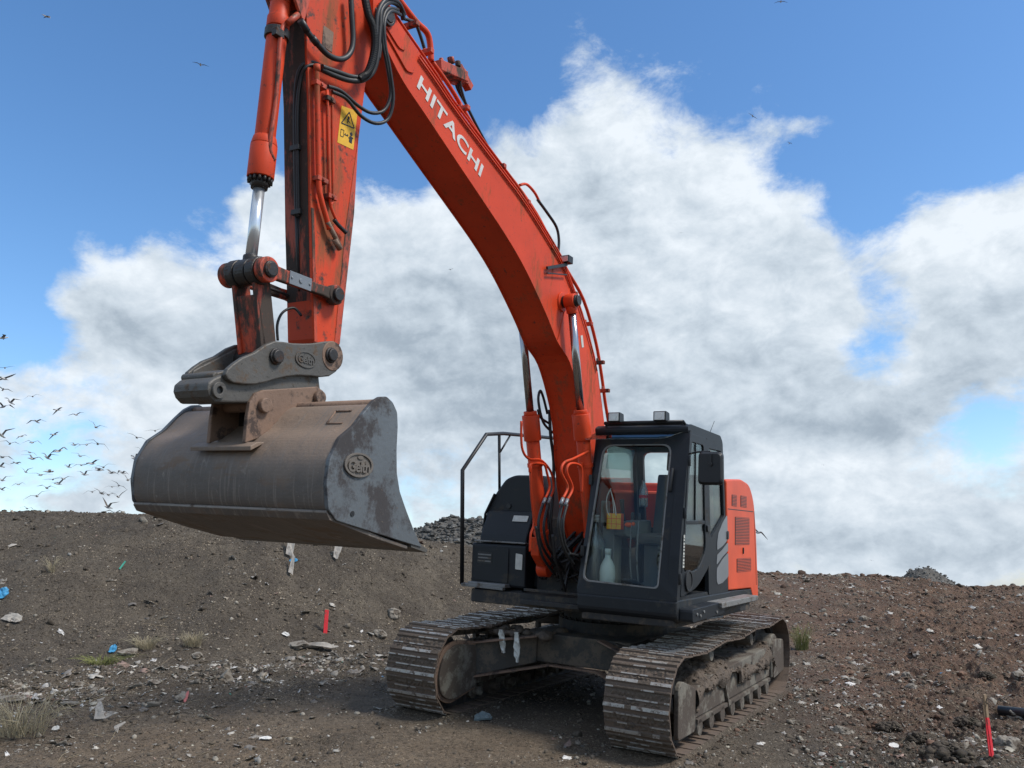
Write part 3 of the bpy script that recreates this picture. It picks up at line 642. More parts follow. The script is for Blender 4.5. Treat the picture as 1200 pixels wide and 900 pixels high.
def make_track(side):
    Lc = 1.195*side
    b = B(); n = 104
    for k in range(n):
        s = TL*k/n; p = tpos(s); q = tpos(s+TL/n*.92); d = (q-p).normalized(); inn = Vector((-d.y, d.x)); inn = inn if True else inn
        for off in (-.085, .085):
            ln = B if False else None
            pts = [p + inn*.028, q + inn*.028, q + inn*.11, p + inn*.11]
            b.prism([x[:] for x in pts], Lc+off-.022, Lc+off+.022)
    ch = part(b, 'track_chain', Mt['frame'], bevel=0)
    rr = random.Random(side+5)
    for k in range(NSH):
        s = TL*(k+.5)/NSH; p = tpos(s); d = (tpos(s+.05)-tpos(s-.05)).normalized(); out = Vector((d.y, -d.x))
        m = Matrix(((d.x, 0, out.x, p.x), (0, 1, 0, Lc), (d.y, 0, out.y, p.y), (0, 0, 0, 1)))
        o = bpy.data.objects.new('track_shoe', shoes[rr.randrange(6)]); COL.objects.link(o); o.parent = ch
        o.matrix_local = m @ Matrix.Rotation(rr.gauss(0, .008), 4, 'Y')
    # side frame
    b = B(); b.prism(rpoly([(1.55, .24), (1.55, .47), (.95, .56), (-1.2, .60), (-1.45, .58), (-1.45, .26)], .03, 3), Lc-.24, Lc+.24)
    fr = part(b, 'track_frame', Mt['tframe'], bevel=.01)
    o_ = Lc+side*.24
    b = B(); b.prism([(1.35, .19), (-1.35, .21), (-1.35, .25), (1.35, .235)], *sorted((o_-side*.02, o_+side*.02))); b.obj('lower_flange', Mt['tframe'], fr, .003)
    b = B(); b.prism(rpoly([(1.87, .14), (1.87, .58), (1.78, .63), (1.40, .52), (1.40, .14)], .05, 4), *sorted((o_-side*.03, o_+side*.015))); b.obj('idler_guard', Mt['tframe'], fr, .008)
    b = B(); b.prism(rpoly([(2.10, .42), (2.0, .62), (1.80, .69), (1.42, .64), (1.40, .22), (1.85, .14), (2.04, .22)], [.1, .1, .08, .03, .03, .1, .1], 5), *sorted((Lc-side*.26, Lc-side*.235))); b.obj('idler_guard', Mt['tframe'], fr, .006)
    b = B(); b.prism(rpoly([(2.135, .42), (2.02, .655), (1.80, .725), (1.40, .68), (1.36, .20), (1.85, .10), (2.07, .19)], [.1, .1, .08, .03, .03, .1, .1], 5), *sorted((Lc-side*.235, Lc-side*.20))); b.obj('guard_rim', Mt['rusty'], fr, .006)
    b = B(); b.prism(rpoly([(-1.60, .20), (-1.58, .60), (-1.72, .66), (-2.12, .62), (-2.14, .24)], .05, 4), *sorted((o_-side*.12, o_+side*.0))); b.cyl((-1.77, Lc-.2, .46), (-1.77, Lc+.2, .46), .25, 28); b.obj('travel_motor_cover', Mt['tframe'], fr, .01)
    b = B(); b.box(-1.38, -1.42, o_-side*.01, o_+side*.03, .25, .6); b.obj('frame_rib', Mt['tframe'], fr, .004); b = B(); b.bar((.56, o_+side*.012, .56), (.36, o_+side*.012, .20), .035, .035); b.obj('frame_rib', Mt['tframe'], fr, .004)
    b = B(); b.prism(rpoly([(-.60, .40), (-.56, .40), (-.56, .52), (-.60, .52)], .01, 3), *sorted((o_, o_+side*.003))); b.obj('frame_slot', Mt['black'], fr, 0)
    # idler, sprocket, rollers
    b = B(); b.cyl((1.80, Lc-.05, .43), (1.80, Lc+.05, .43), .36, 40); b.cyl((1.80, Lc-.1, .43), (1.80, Lc+.1, .43), .30, 40); b.cyl((1.80, Lc-.2, .43), (1.80, Lc+.2, .43), .08, 20); part(b, 'idler_wheel', Mt['frame'], bevel=.006)
    b = B(); pts = []
    for k in range(21*4):
        a = 2*PI*k/84; r = .375 if k % 4 in (0, 1) else .335; pts.append((-1.77+r*math.cos(a), .46+r*math.sin(a)))
    b.prism(pts, Lc-.035, Lc+.035); part(b, 'drive_sprocket', Mt['frame'], bevel=.003)
    for k in range(8):
        x = 1.28 - k*.355; b = B()
        b.cyl((x, Lc-.25, .155), (x, Lc+.25, .155), .045, 16); b.cyl((x, Lc-.16, .155), (x, Lc-.05, .155), .085, 24); b.cyl((x, Lc+.05, .155), (x, Lc+.16, .155), .085, 24)
        b.cyl((x, Lc+side*.20, .155), (x, Lc+side*.26, .155), .075, 20); part(b, 'bottom_roller', Mt['tframe'], bevel=.004)
    for x in (.75, -.75):
        b = B(); b.cyl((x, Lc-.18, .72), (x, Lc+.2, .74), .065, 20); b.bar((x, Lc-.18, .6), (x, Lc-.18, .74), .05, .08); part(b, 'carrier_roller', Mt['tframe'], bevel=.004)
    # packed mud on the frame
    nx, ny = 190, 34; V = []
    for i in range(nx):
        x = 1.40 - 2.95*i/(nx-1); u = i/(nx-1); e = min(1, u/.06, (1-u)/.08)
        big = .5+.5*mnoise.noise(Vector((x*1.7+side, 2., 1.))); sp = .03+.13*max(0, mnoise.noise(Vector((x*2.6, 5.+side, 1.)))+.25)
        hump = (.52 + .20*big + .05*math.sin(x*3))*e + .40*(1-e)
        for j in range(ny):
            t = j/(ny-1); y = Lc - side*.20 + side*.46*min(1, t/.8)
            nn = mnoise.fractal(Vector((x*4, y*5, side*4.)), 1., 2., 6); n2_ = mnoise.fractal(Vector((x*14, y*14, 3)), 1., 2., 4)
            if t <= .8:
                h = hump + .05*nn + .022*n2_ - .10*(t/.8)**3
            else:
                k = (t-.8)/.2; h = (hump-.10)*(1-k) + k*(.56-sp*1.6-.08*(x < 0)) + .03*nn*(1-k); y += side*(.028*math.sin(PI*k)+.010*n2_)
                h = max(h, .36)
            V.append((x, y, min(h, .80)))
    b = B(); vs = [b.bm.verts.new(v) for v in V]
    for i in range(nx-1):
        for j in range(ny-1):
            f = b._face([vs[i*ny+j], vs[(i+1)*ny+j], vs[(i+1)*ny+j+1], vs[i*ny+j+1]])
    bt = [b.bm.verts.new((v[0], v[1], .40)) for v in (V[0], V[ny-1], V[-1], V[-ny])]
    rr2 = random.Random(side+40)
    for k in range(520):
        v = V[rr2.randrange(len(V))]; sz = .007*math.exp(min(1.6, rr2.expovariate(1.7))); q = rs0[rr2.randrange(len(rs0))]; vv = [b.bm.verts.new((v[0]+p[0]*sz, v[1]+p[1]*sz, v[2]+p[2]*sz*.8)) for p in q]
        for f_ in f0: b._face([vv[i_] for i_ in f_])
    part(b, 'packed_mud', Mt['mud'], bevel=0)
for s_ in (1, -1): make_track(s_)
# ---- car body (X frame) and slew ring
b = B()
b.prism([(.95, .48), (.95, .78), (-.95, .78), (-.95, .48)], -.62, .62)
def arm(b, sF, sL):
    # box-section leg from the centre to the side frame, deeper at the centre
    a0, a1 = (.98*sF, .45*sL), (1.42*sF, .98*sL); c0, c1 = (.45*sF, .62*sL), (.75*sF, 1.0*sL)
    t = [b.bm.verts.new((x, y, z)) for (x, y), z in ((a0, .77), (a1, .66), (c1, .68), (c0, .78))]; u = [b.bm.verts.new((x, y, z)) for (x, y), z in ((a0, .47), (a1, .32), (c1, .34), (c0, .47))]
    b._face(t); b._face(u[::-1])
    for k in range(4): b._face([t[k], u[k], u[(k+1) % 4], t[(k+1) % 4]])
for sF in (1, -1):
    for sL in (1, -1): arm(b, sF, sL)
part(b, 'car_body', Mt['carbody'], bevel=.012)
b = B(); b.prism([(.97, .455), (1.44, .30), (1.47, .30), (1.0, .455)][::-1], 0, .0) if False else None
for sL in (1, -1): b.bar((.99, .3*sL, .462), (1.44, .99*sL, .318), .09, .018); b.bar((.99, .3*sL, .775), (1.44, .99*sL, .665), .09, .018)
b.bar((.975, -.34, .462), (.975, .34, .462), .09, .018)
part(b, 'frame_flange', Mt['rusty'], bevel=.003)
b = B(); b.cyl((0, 0, .76), (0, 0, .90), .62, 48); b.cyl((0, 0, .90), (0, 0, 1.06), .56, 48)
for k in range(36): a = k*PI/18; b.cyl((.59*math.cos(a), .59*math.sin(a), .90), (.59*math.cos(a), .59*math.sin(a), .925), .014, 6)
part(b, 'slew_ring', Mt['frame'], bevel=.004)
b = B(); rr = random.Random(3)
for k in range(50): b.sphere((rr.uniform(.7, 1.2), rr.uniform(-1.0, -.25), .74+rr.uniform(0, .05)), rr.uniform(.02, .075), 1, 1, .6, 8)
part(b, 'mud_lumps', Mt['mud'], bevel=0)
# ---- upper structure deck
b = B(); b.prism(rpoly([(1.20, -1.2), (1.20, .34), (1.66, .38), (1.66, 1.34), (-.9, 1.34), (-1.35, .9), (-1.5, 0), (-1.35, -.9), (-.9, -1.2)], .05, 3), 1.06, 1.20, ax='z'); part(b, 'deck', Mt['frame'], bevel=.01)
b = B(); b.prism(rpoly([(1.72, 1.16), (1.72, 1.31), (.02, 1.31), (.02, 1.12), (1.62, 1.10)], .03, 3), .37, 1.37); part(b, 'cab_base', Mt['dark'], bevel=.012)
for y in (.55, .8, 1.05): 
    pass
b = B(); b.bar((1.25, -.5, 1.12), (1.25, .36, 1.12), .10, .05); b.bar((1.22, -.5, 1.24), (1.22, .36, 1.24), .03, .03); part(b, 'front_beam', Mt['frame'], bevel=.006)
b = B(); b.prism(rpoly([(.86, 1.20), (.86, 1.255), (-.50, 1.255), (-.50, 1.20)], .015, 3), 1.37, 1.53); part(b, 'side_step', Mt['step'], bevel=.006)
b = B(); b.prism(rpoly([(1.66, 1.12), (1.66, 1.24), (.70, 1.255), (.66, 1.14)], .03, 3), 1.372, 1.50); sp_ = part(b, 'side_plate', Mt['dark'], bevel=.006)
for x, z in ((1.55, 1.19), (1.45, 1.17), (1.35, 1.20), (.95, 1.17)):
    b = B(); b.cyl((x, 1.50, z), (x, 1.512, z), .014, 8); b.obj('bolt', Mt['step'], sp_, .002)
b = B(); b.bar((1.50, 1.12, 1.075), (.35, 1.30, 1.075), .20, .018); part(b, 'skid_board', Mt['step'], bevel=.004)
# ---- cab
def cF(z): t = max(0, (z-1.3)/1.63); return 1.715 - .33*t**1.25
CB = B()
ft = lambda L, z: (cF(z), L, z); fb_ = lambda L, z: (cF(z)-.05, L, z)
ring(CB, rpoly([(.36, 1.30), (1.365, 1.30), (1.365, 2.93), (.42, 2.93)], [.03, .03, .07, .10], 6), rpoly([(.415, 1.42), (1.185, 1.40), (1.20, 2.76), (.475, 2.76)], [.07, .05, .10, .12], 6), ft, fb_)
# A pillar side
CB.prism([(cF(1.3)-.001, 1.305), (cF(1.7)-.001, 1.7), (cF(2.2)-.001, 2.2), (cF(2.9)-.01, 2.90), (cF(2.9)-.09, 2.90), (cF(2.2)-.10, 2.2), (cF(1.7)-.10, 1.7), (cF(1.3)-.08, 1.305)], 1.27, 1.368)
# rear side panel, right side frame, rear wall
ring(CB, rpoly([(.745, 1.31), (.855, 2.88), (.30, 2.90), (.07, 1.31)], .03, 4), rpoly([(.70, 1.86), (.795, 2.78), (.335, 2.79), (.215, 2.12)], .05, 4), lambda x, z: (x, 1.362, z), lambda x, z: (x, 1.32, z))
ring(CB, rpoly([(1.66, 1.31), (1.36, 2.90), (.30, 2.90), (.07, 1.31)], .03, 4), rpoly([(1.52, 1.72), (1.31, 2.80), (.40, 2.80), (.24, 1.72)], .08, 4), lambda x, z: (x, .362, z), lambda x, z: (x, .40, z))
ring(CB, rpoly([(.37, 1.31), (1.36, 1.31), (1.36, 2.88), (.37, 2.88)], .03, 4), rpoly([(.46, 1.95), (1.25, 1.95), (1.25, 2.78), (.46, 2.78)], .08, 4), lambda y, z: (.07+(z-1.31)*.145, y, z), lambda y, z: (.12+(z-1.31)*.145, y, z))
CB.box(.12, 1.64, .38, 1.35, 1.30, 1.34)
CB.prism(rpoly([(1.40, 2.86), (1.42, 2.93), (1.34, 2.965), (.36, 2.955), (.28, 2.90), (.30, 2.86)], .02, 3), .37, 1.355)
cab = part(CB, 'cab', Mt['dark'], bevel=.008)
b = B(); b.prism(rpoly([(1.35, 2.955), (1.35, 2.985), (.45, 2.98), (.42, 2.95)], .01, 3), .45, 1.28); b.box(.5, .75, .6, 1.1, 2.975, 3.0); b.obj('roof_panel', Mt['black'], cab, .01)
b = B(); b.tube([(1.40, .47, 2.985), (1.40, 1.30, 2.985)], .016, 8); b.tube([(1.40, .47, 2.985), (1.30, .47, 2.95)], .014, 8); b.tube([(1.40, 1.30, 2.985), (1.30, 1.30, 2.95)], .014, 8); b.obj('lamp_bar', Mt['black'], cab)
b = B(); ring(b, rpoly([(1.625, 1.33), (1.405, 2.87), (.87, 2.87), (.765, 1.60), (1.15, 1.40)], [.04, .05, .05, .1, .15], 5), rpoly([(1.56, 1.56), (1.372, 2.79), (.985, 2.79), (.895, 1.74), (1.13, 1.56)], [.05, .06, .04, .08, .12], 5), lambda x, z: (x, 1.374, z), lambda x, z: (x, 1.345, z))
b.bar((1.50, 1.36, 2.015), (.93, 1.36, 2.025), .03, .035)
door = b.obj('cab_door', Mt['dark'], EX, .005)
b = B(); b.bar((1.21, 1.365, 2.04), (1.215, 1.365, 2.79), .012, .012); b.obj('window_rail', Mt['black'], door)
b = B(); sheet(b, rpoly([(1.56, 1.56), (1.372, 2.79), (.985, 2.79), (.895, 1.74), (1.13, 1.56)], [.05, .06, .04, .08, .12], 5), lambda x, z: (x, 1.362, z), lambda x, z: (x, 1.358, z)); b.obj('door_glass', Mt['glass2'], door)
b = B(); sheet(b, rpoly([(.70, 1.86), (.795, 2.78), (.335, 2.79), (.215, 2.12)], .05, 4), lambda x, z: (x, 1.342, z), lambda x, z: (x, 1.338, z)); b.obj('rear_side_window', Mt['glass2'], cab)
b = B(); sheet(b, rpoly([(.415, 1.42), (1.185, 1.40), (1.20, 2.76), (.475, 2.76)], [.07, .05, .10, .12], 6), lambda L, z: (cF(z)-.02, L, z), lambda L, z: (cF(z)-.024, L, z)); b.obj('windscreen', Mt['glass'], cab)
b = B(); ring(b, rpoly([(.412, 1.417), (1.188, 1.397), (1.203, 2.763), (.472, 2.763)], [.07, .05, .10, .12], 6), rpoly([(.425, 1.43), (1.175, 1.41), (1.19, 2.75), (.485, 2.75)], [.07, .05, .10, .12], 6), lambda L, z: (cF(z)+.004, L, z), lambda L, z: (cF(z)-.018, L, z)); b.obj('windscreen_seal', Mt['step'], cab)
b = B(); sheet(b, rpoly([(1.52, 1.72), (1.31, 2.80), (.40, 2.80), (.24, 1.72)], .08, 4), lambda x, z: (x, .382, z), lambda x, z: (x, .386, z)); b.obj('side_window', Mt['glass'], cab)
b = B(); b.cyl((1.43, 1.366, 1.475), (1.43, 1.385, 1.475), .085, 28); b.hollow((1.43, 1.366, 1.475), (1.43, 1.392, 1.475), .10, .08, 28); b.obj('speaker_cover', Mt['black'], door, .003)
b = B(); b.prism(rpoly([(.88, 1.93), (.90, 2.0), (.80, 2.0), (.79, 1.94)], .02, 3), 1.374, 1.392); b.obj('door_handle', Mt['black'], door, .004)
b = B()
for q in ([(.135, 2.12), (.30, 2.035), (.45, 1.92), (.49, 1.83), (.49, 1.75), (.30, 1.79), (.105, 1.86)], [(.102, 1.83), (.30, 1.755), (.49, 1.70), (.51, 1.60), (.45, 1.62), (.30, 1.68), (.095, 1.74)], [(.093, 1.72), (.30, 1.655), (.50, 1.56), (.50, 1.44), (.46, 1.40), (.30, 1.41), (.08, 1.47)]):
    sheet(b, rpoly(q, .02, 3), lambda x, z: (x, 1.3635, z), lambda x, z: (x, 1.3665, z))
b.obj('silver_decal', Mt['silver'], cab)
b = B(); b.prism([(1.585, 1.60), (1.545, 1.60), (1.53, 1.90), (1.565, 1.90)], 1.3745, 1.3765); dl = b.obj('pillar_label', Mt['label'], door)
b = B()
for k in range(9): b.box(1.541-.0035*k/3, 1.577-.0035*k/3, 1.3768, 1.3778, 1.62+k*.03, 1.62+k*.03+random.uniform(.008, .02))
b.obj('label_print', Mt['black'], door)
b = B(); b.prism(rpoly([(.10, 1.86), (.16, 1.86), (.16, 1.95), (.10, 1.95)], .02, 4), 1.366, 1.378); b.obj('door_latch', Mt['black'], cab, .003)
# hinges, wiper, grab rail
for z in (1.5, 2.1, 2.6):
    b = B(); b.cyl((cF(z)-.035, 1.375, z-.05), (cF(z)-.035, 1.375, z+.05), .017, 10); b.obj('hinge', Mt['black'], cab, .002)
for z in (1.7, 2.4):
    b = B(); b.box(cF(z)-.02, cF(z)+.012, .365, .40, z-.05, z+.05); b.obj('window_catch', Mt['black'], cab, .004)
b = B(); b.tube([(cF(2.5)+.02, 1.235, 2.52), (cF(2.35)+.022, 1.225, 2.30)], .018, 8); b.obj('windscreen_catch', Mt['black'], cab, .004)
# rain visor
b = B(); sheet(b, rpoly([(1.36, .40), (1.62, .33), (1.62, 1.20), (1.36, 1.34)], .06, 4), lambda x, y: (x, y, 2.905-(x-1.36)*.42), lambda x, y: (x, y, 2.911-(x-1.36)*.42)); b.obj('rain_visor', Mt['glass2'], cab)
# lamps on the roof
for y in (.60, 1.085):
    b = B(); b.prism(rpoly([(1.36, 2.985), (1.475, 2.985), (1.475, 3.085), (1.37, 3.075)], .012, 3), y-.065, y+.065); lm = b.obj('work_lamp', Mt['black'], EX, .004)
    b = B(); b.box(1.476, 1.481, y-.052, y+.052, 2.996, 3.074); b.obj('lens', Mt['lampglass'], lm, .002)
    b = B(); b.cyl((1.4815, y, 3.035), (1.484, y, 3.035), .03, 16); b.obj('bulb', Mt['lampwhite'], lm)
# mirror
b = B(); b.tube([(1.42, 1.36, 2.665), (1.46, 1.46, 2.68), (1.49, 1.60, 2.685), (1.49, 1.60, 2.60)], .009, 8); mr_ = b.obj('mirror_arm', Mt['black'], cab)
mcy = 1.605
b = B()
def mrr(k, x): 
    return [(mcy+(a-mcy)*k, 2.525+(c-2.525)*k) for a, c in rpoly([(1.485, 2.37), (1.725, 2.37), (1.72, 2.68), (1.49, 2.68)], .045, 5)]
A1 = [b.bm.verts.new((1.46, y, z)) for y, z in mrr(1, 0)]; A2 = [b.bm.verts.new((1.50, y, z)) for y, z in mrr(1, 0)]; A3 = [b.bm.verts.new((1.525, y, z)) for y, z in mrr(.86, 0)]
n = len(A1); b._face(A1); b._face(A3[::-1])
for a_, c_ in ((A1, A2), (A2, A3)):
    for k in range(n): b._face([a_[k], c_[k], c_[(k+1) % n], a_[(k+1) % n]])
mr2 = b.obj('wing_mirror', Mt['black'], EX, .003)
b = B(); b.cyl((1.52, mcy+.01, 2.56), (1.545, mcy+.01, 2.56), .018, 12); b.bar((1.54, mcy+.01, 2.55), (1.54, mcy+.01, 2.66), .02, .012); b.obj('mirror_clamp', Mt['black'], mr2, .002)
b = B(); b.box(1.456, 1.459, 1.50, 1.71, 2.39, 2.66); b.obj('mirror_glass', Mt['chrome'], mr2)
b = B(); b.tube([(.42, 1.25, 2.96), (.30, 1.27, 3.12)], .003, 6); part(b, 'aerial', Mt['black'], cab, 0)
# cab interior
b = B(); b.prism(rpoly([(1.12, 1.78), (1.12, 1.88), (.62, 1.90), (.58, 1.78)], .04, 4), .72, 1.18); b.prism(rpoly([(.72, 1.88), (.58, 2.52), (.46, 2.52), (.52, 1.86)], .04, 4), .74, 1.16); b.prism(rpoly([(.60, 2.56), (.57, 2.76), (.49, 2.76), (.49, 2.56)], .03, 4), .84, 1.06); b.box(.62, 1.05, .78, 1.12, 1.34, 1.78); b.obj('seat', Mt['seat'], EX, .02)
for y0 in (.56, 1.20):
    b = B(); b.prism(rpoly([(1.32, 1.86), (1.34, 2.0), (.62, 2.03), (.60, 1.80)], .03, 3), y0, y0+.13); cs = b.obj('side_console', Mt['interior'], EX, .01)
    b = B(); b.cyl((1.22, y0+.06, 2.0), (1.24, y0+.06, 2.10), .028, 12, .016); b.cyl((1.24, y0+.06, 2.09), (1.27, y0+.06, 2.22), .018, 12, .024); b.obj('joystick', Mt['black'], cs, .004)
for y in (.80, .87):
    b = B(); b.tube([(1.40, y, 1.40), (1.46, y, 1.68), (1.42, y, 2.04)], .008, 8, smooth=5); lv = b.obj('travel_lever', Mt['step'], EX)
    b = B(); b.cyl((1.42, y, 2.02), (1.415, y, 2.09), .016, 10); b.obj('lever_grip', Mt['black'], lv, .003)
    b = B(); b.bar((1.30, y-.02, 1.38), (1.50, y-.02, 1.45), .065, .012); b.obj('pedal', Mt['black'], lv, .003)
b = B(); b.box(1.10, 1.30, .43, .56, 1.34, 1.95); b.box(1.32, 1.38, .44, .52, 1.98, 2.2); b.obj('monitor_console', Mt['interior'], EX, .01)
b = B()
for k in range(7): b.box(.98, 1.06, .93, 1.17, 1.37+k*.062, 1.41+k*.062)
b.obj('heater_vent', Mt['interior'], EX, .004)
b = B(); sheet(b, [(.50, 2.52), (.78, 2.50), (.79, 2.74), (.50, 2.76)], lambda y, z: (cF(z)-.07, y, z), lambda y, z: (cF(z)-.075, y, z)); b.obj('sun_blind', Mt['glass2'], cab)
# ---- machine's left: engine cover, counterweight
b = B(); b.prism(rpoly([(.045, 1.32), (.14, 2.50), (-.45, 2.54), (-.80, 2.50), (-1.00, 2.32), (-1.10, 1.95), (-1.17, 1.40), (-1.20, 1.20), (-1.12, 1.14), (-.98, 1.15), (-.86, 1.30)], [.02, .03, .08, .10, .12, .1, .1, .05, .03, .03, .02], 5), .72, 1.358)
cov_ = part(b, 'side_cover', Mt['orange_clean'], bevel=.03, seg=4)
b = B(); b.prism([(.02, 1.14), (.04, 1.312), (-.85, 1.292), (-.975, 1.145)], .9, 1.362); b.obj('sill_panel', Mt['dark'], cov_, .006)
b = B(); b.box(.09, -.96, 1.3585, 1.3605, 2.183, 2.191); b.bar((-1.005, 1.3595, 2.19), (-1.10, 1.3595, 1.33), .002, .008); b.obj('cover_seam', Mt['black'], cov_)
def vent(x0, x1, z0, z1, n, sh=0):
    b = B(); b.prism(rpoly([(x0, z0), (x0, z1), (x1, z1), (x1, z0)], .012, 3), 1.3585, 1.3605); v = b.obj('vent', Mt['black'], EX)
    b = B()
    for k in range(n): z = z0+(z1-z0)*(k+.5)/n; b.bar((x0-.012, 1.3615, z), (x1+.012, 1.3615, z), .006, (z1-z0)/n*.36)
    b.obj('slats', Mt['orange_clean'], v)
vent(-.06, -.26, 2.225, 2.35, 8); vent(-.41, -.67, 2.225, 2.355, 8); vent(-.19, -.79, 1.80, 2.11, 18); vent(-.26, -.86, 1.50, 1.65, 9)
b = B(); b.prism(rpoly([(-.52, 1.70), (-.50, 1.70), (-.50, 1.77), (-.52, 1.77)], .005, 3), 1.359, 1.372); b.obj('cover_latch', Mt['black'], cov_, .002)
b = B(); b.box(-1.05, .10, -1.10, .74, 1.22, 2.36); b.box(-1.0, .0, -1.0, 1.2, 2.3, 2.46); part(b, 'engine_hood', Mt['orange_clean'], bevel=.03)
arc = [(-.95, 1.33)] + [(-.2-1.45*math.cos(a), 1.45*math.sin(a)) for a in np.linspace(1.0, -1.0, 20)] + [(-.95, -1.25)]
b = B(); b.prism(arc, 1.16, 2.24, ax='z'); part(b, 'counterweight', Mt['orange_clean'], bevel=.03)
# ---- machine's right: tool box, tank, handrail
b = B(); b.prism(rpoly([(1.12, 1.235), (1.13, 1.70), (.30, 1.70), (.30, 1.235)], .03, 3), -1.245, -.55); tb = part(b, 'tool_box', Mt['dark'], bevel=.015)
b = B(); b.prism(rpoly([(1.10, 1.705), (1.08, 1.80), (.93, 2.07), (.30, 2.10), (.30, 1.705)], .03, 3), -1.17, -.57); b.obj('upper_cover', Mt['dark'], tb, .015)
b = B(); b.prism(rpoly([(1.135, 1.712), (1.135, 1.73), (.9, 1.73), (.9, 1.712)], .004, 2), -1.22, -.56); b.obj('cover_lip', Mt['step'], tb)
b = B(); sheet(b, rpoly([(-1.20, 1.30), (-.76, 1.28), (-.76, 1.66), (-1.20, 1.67)], .02, 3), lambda y, z: (1.131, y, z), lambda y, z: (1.137, y, z)); b.obj('box_door', Mt['dark'], tb, .002)
b = B(); sheet(b, rpoly([(-1.16, 1.48), (-.97, 1.475), (-.97, 1.60), (-1.16, 1.605)], .012, 3), lambda y, z: (1.1375, y, z), lambda y, z: (1.140, y, z)); v_ = b.obj('intake', Mt['black'], EX)
b = B()
for z in (1.505, 1.54, 1.575): b.bar((1.142, -1.15, z), (1.142, -.98, z-.002), .006, .014)
b.obj('intake_slats', Mt['step'], v_)
b = B(); sheet(b, rpoly([(-.67, 1.44), (-.585, 1.435), (-.585, 1.60), (-.67, 1.61)], .008, 3), lambda y, z: (1.132, y, z), lambda y, z: (1.135, y, z)); b.obj('pale_label', Mt['label'], tb)
b = B(); b.bar((.985, -.81, 1.985), (.985, -.62, 1.985), .075, .003, up=(1, 0, .55)); b.obj('pale_label', Mt['label'], tb)
b = B(); b.prism(rpoly([(1.22, 1.235), (1.22, 1.275), (1.05, 1.275), (1.05, 1.235)], .01, 3), -1.22, -.74); b.bar((1.20, -1.30, 1.235), (1.20, -.76, 1.225), .06, .03); part(b, 'foot_step', Mt['step'], bevel=.005)
b = B(); b.prism(rpoly([(-1.24, 1.235), (-1.265, 1.70), (-1.235, 2.02), (-1.12, 2.25), (-.98, 2.43), (-.86, 2.475), (-.50, 2.475), (-.50, 1.235)], [.03, .1, .1, .06, .05, .05, .03, .03], 5), -.65, .90, ax='x'); ft_ = part(b, 'fuel_tank', Mt['dark'], bevel=.025, seg=3)
b = B(); b.cyl((.905, -.92, 2.12), (.915, -.92, 2.12), .03, 16); b.obj('filler_cap', Mt['black'], ft_, .002)
b = B(); b.prism([(-1.262, 1.72), (-1.232, 2.03), (-1.115, 2.26), (-1.10, 2.25), (-1.215, 2.02), (-1.245, 1.72)], .899, .93, ax='x'); b.obj('tank_rim', Mt['black'], ft_, .003)
b = B(); b.prism(rpoly([(1.10, 1.08), (1.08, 1.225), (.2, 1.225), (.2, 1.12)], .04, 4), -1.22, -.60); part(b, 'mud_guard', Mt['black'], bevel=.03)
HR = [bL(541.3, 684, -1.36), bL(542, 551, -1.36), bL(570, 509, -1.36), bL(590, 508, -1.36), bL(645, 513, -1.36), bL(700, 520, -1.36)]
b = B(); b.tube(rpoly([p[:] for p in HR][:3] + [HR[3][:]], .0, 2)[::1] if False else [HR[0], HR[1], HR[2], HR[3], HR[4], HR[5]], .024, 10)
hr = part(b, 'handrail', Mt['black'], bevel=0)
b = B(); q0 = bL(585, 508, -1.36); q1 = bL(585.5, 596, -1.33); b.tube([q0, q1], .017, 10); b.bar(q0, q0.lerp(q1, .25), .05, .02); b.tube([bL(598, 510, -1.36), bL(586, 530, -1.36)], .012, 8); b.obj('rail_post', Mt['black'], hr)
b = B(); b.tube([HR[0], HR[0]+Vector((0, .5, -.01))], .02, 8); b.obj('rail_foot', Mt['rusty'], hr)
# ---- boom
st = [((5.02, 5.70), (5.0, 5.50), .185), ((4.84, 5.68), (4.86, 5.38), .19), ((4.53, 5.57), (4.63, 5.215), .19), ((4.2, 5.45), (4.33, 5.08), .19), ((3.93, 5.34), (3.93, 4.90), .19), ((3.25, 5.13), (3.40, 4.665), .19),
      ((2.8, 4.99), (2.98, 4.47), .19), ((2.44, 4.84), (2.62, 4.26), .19), ((1.93, 4.60), (2.21, 3.95), .19), ((1.72, 4.43), (1.97, 3.74), .19), ((1.41, 4.13), (1.68, 3.58), .19), ((1.08, 3.72), (1.43, 3.25), .19),
      ((.93, 3.37), (1.30, 2.97), .19), ((.80, 3.03), (1.22, 2.65), .195), ((.62, 2.5), (1.12, 2.32), .20), ((.38, 2.0), (.99, 2.03), .205), ((.22, 1.68), (.72, 1.62), .205)]
us = catmull([(a[0], a[1], w) for a, b_, w in st], 4); ls = catmull([(b_[0], b_[1], w) for a, b_, w in st], 4)
b = B(); rings = []
for u, l in zip(us, ls):
    w = u[2]; U = Vector((u[0], u[1])); L_ = Vector((l[0], l[1])); d = (L_-U).normalized(); i = .016; wi = w-.014
    loop = [(U, w), (L_, w), (L_, wi), (L_-d*i, wi), (L_-d*i, -wi), (L_, -wi), (L_, -w), (U, -w), (U, -wi), (U+d*i, -wi), (U+d*i, wi), (U, wi)]
    rings.append([b.bm.verts.new((p.x, y, p.y)) for p, y in loop])
for r0, r1 in zip(rings, rings[1:]):
    for k in range(12): b._face([r0[k], r0[(k+1) % 12], r1[(k+1) % 12], r1[k]])
b._face(rings[0]); b._face(rings[-1][::-1])
boom = part(b, 'boom', Mt['orange'], bevel=.002)
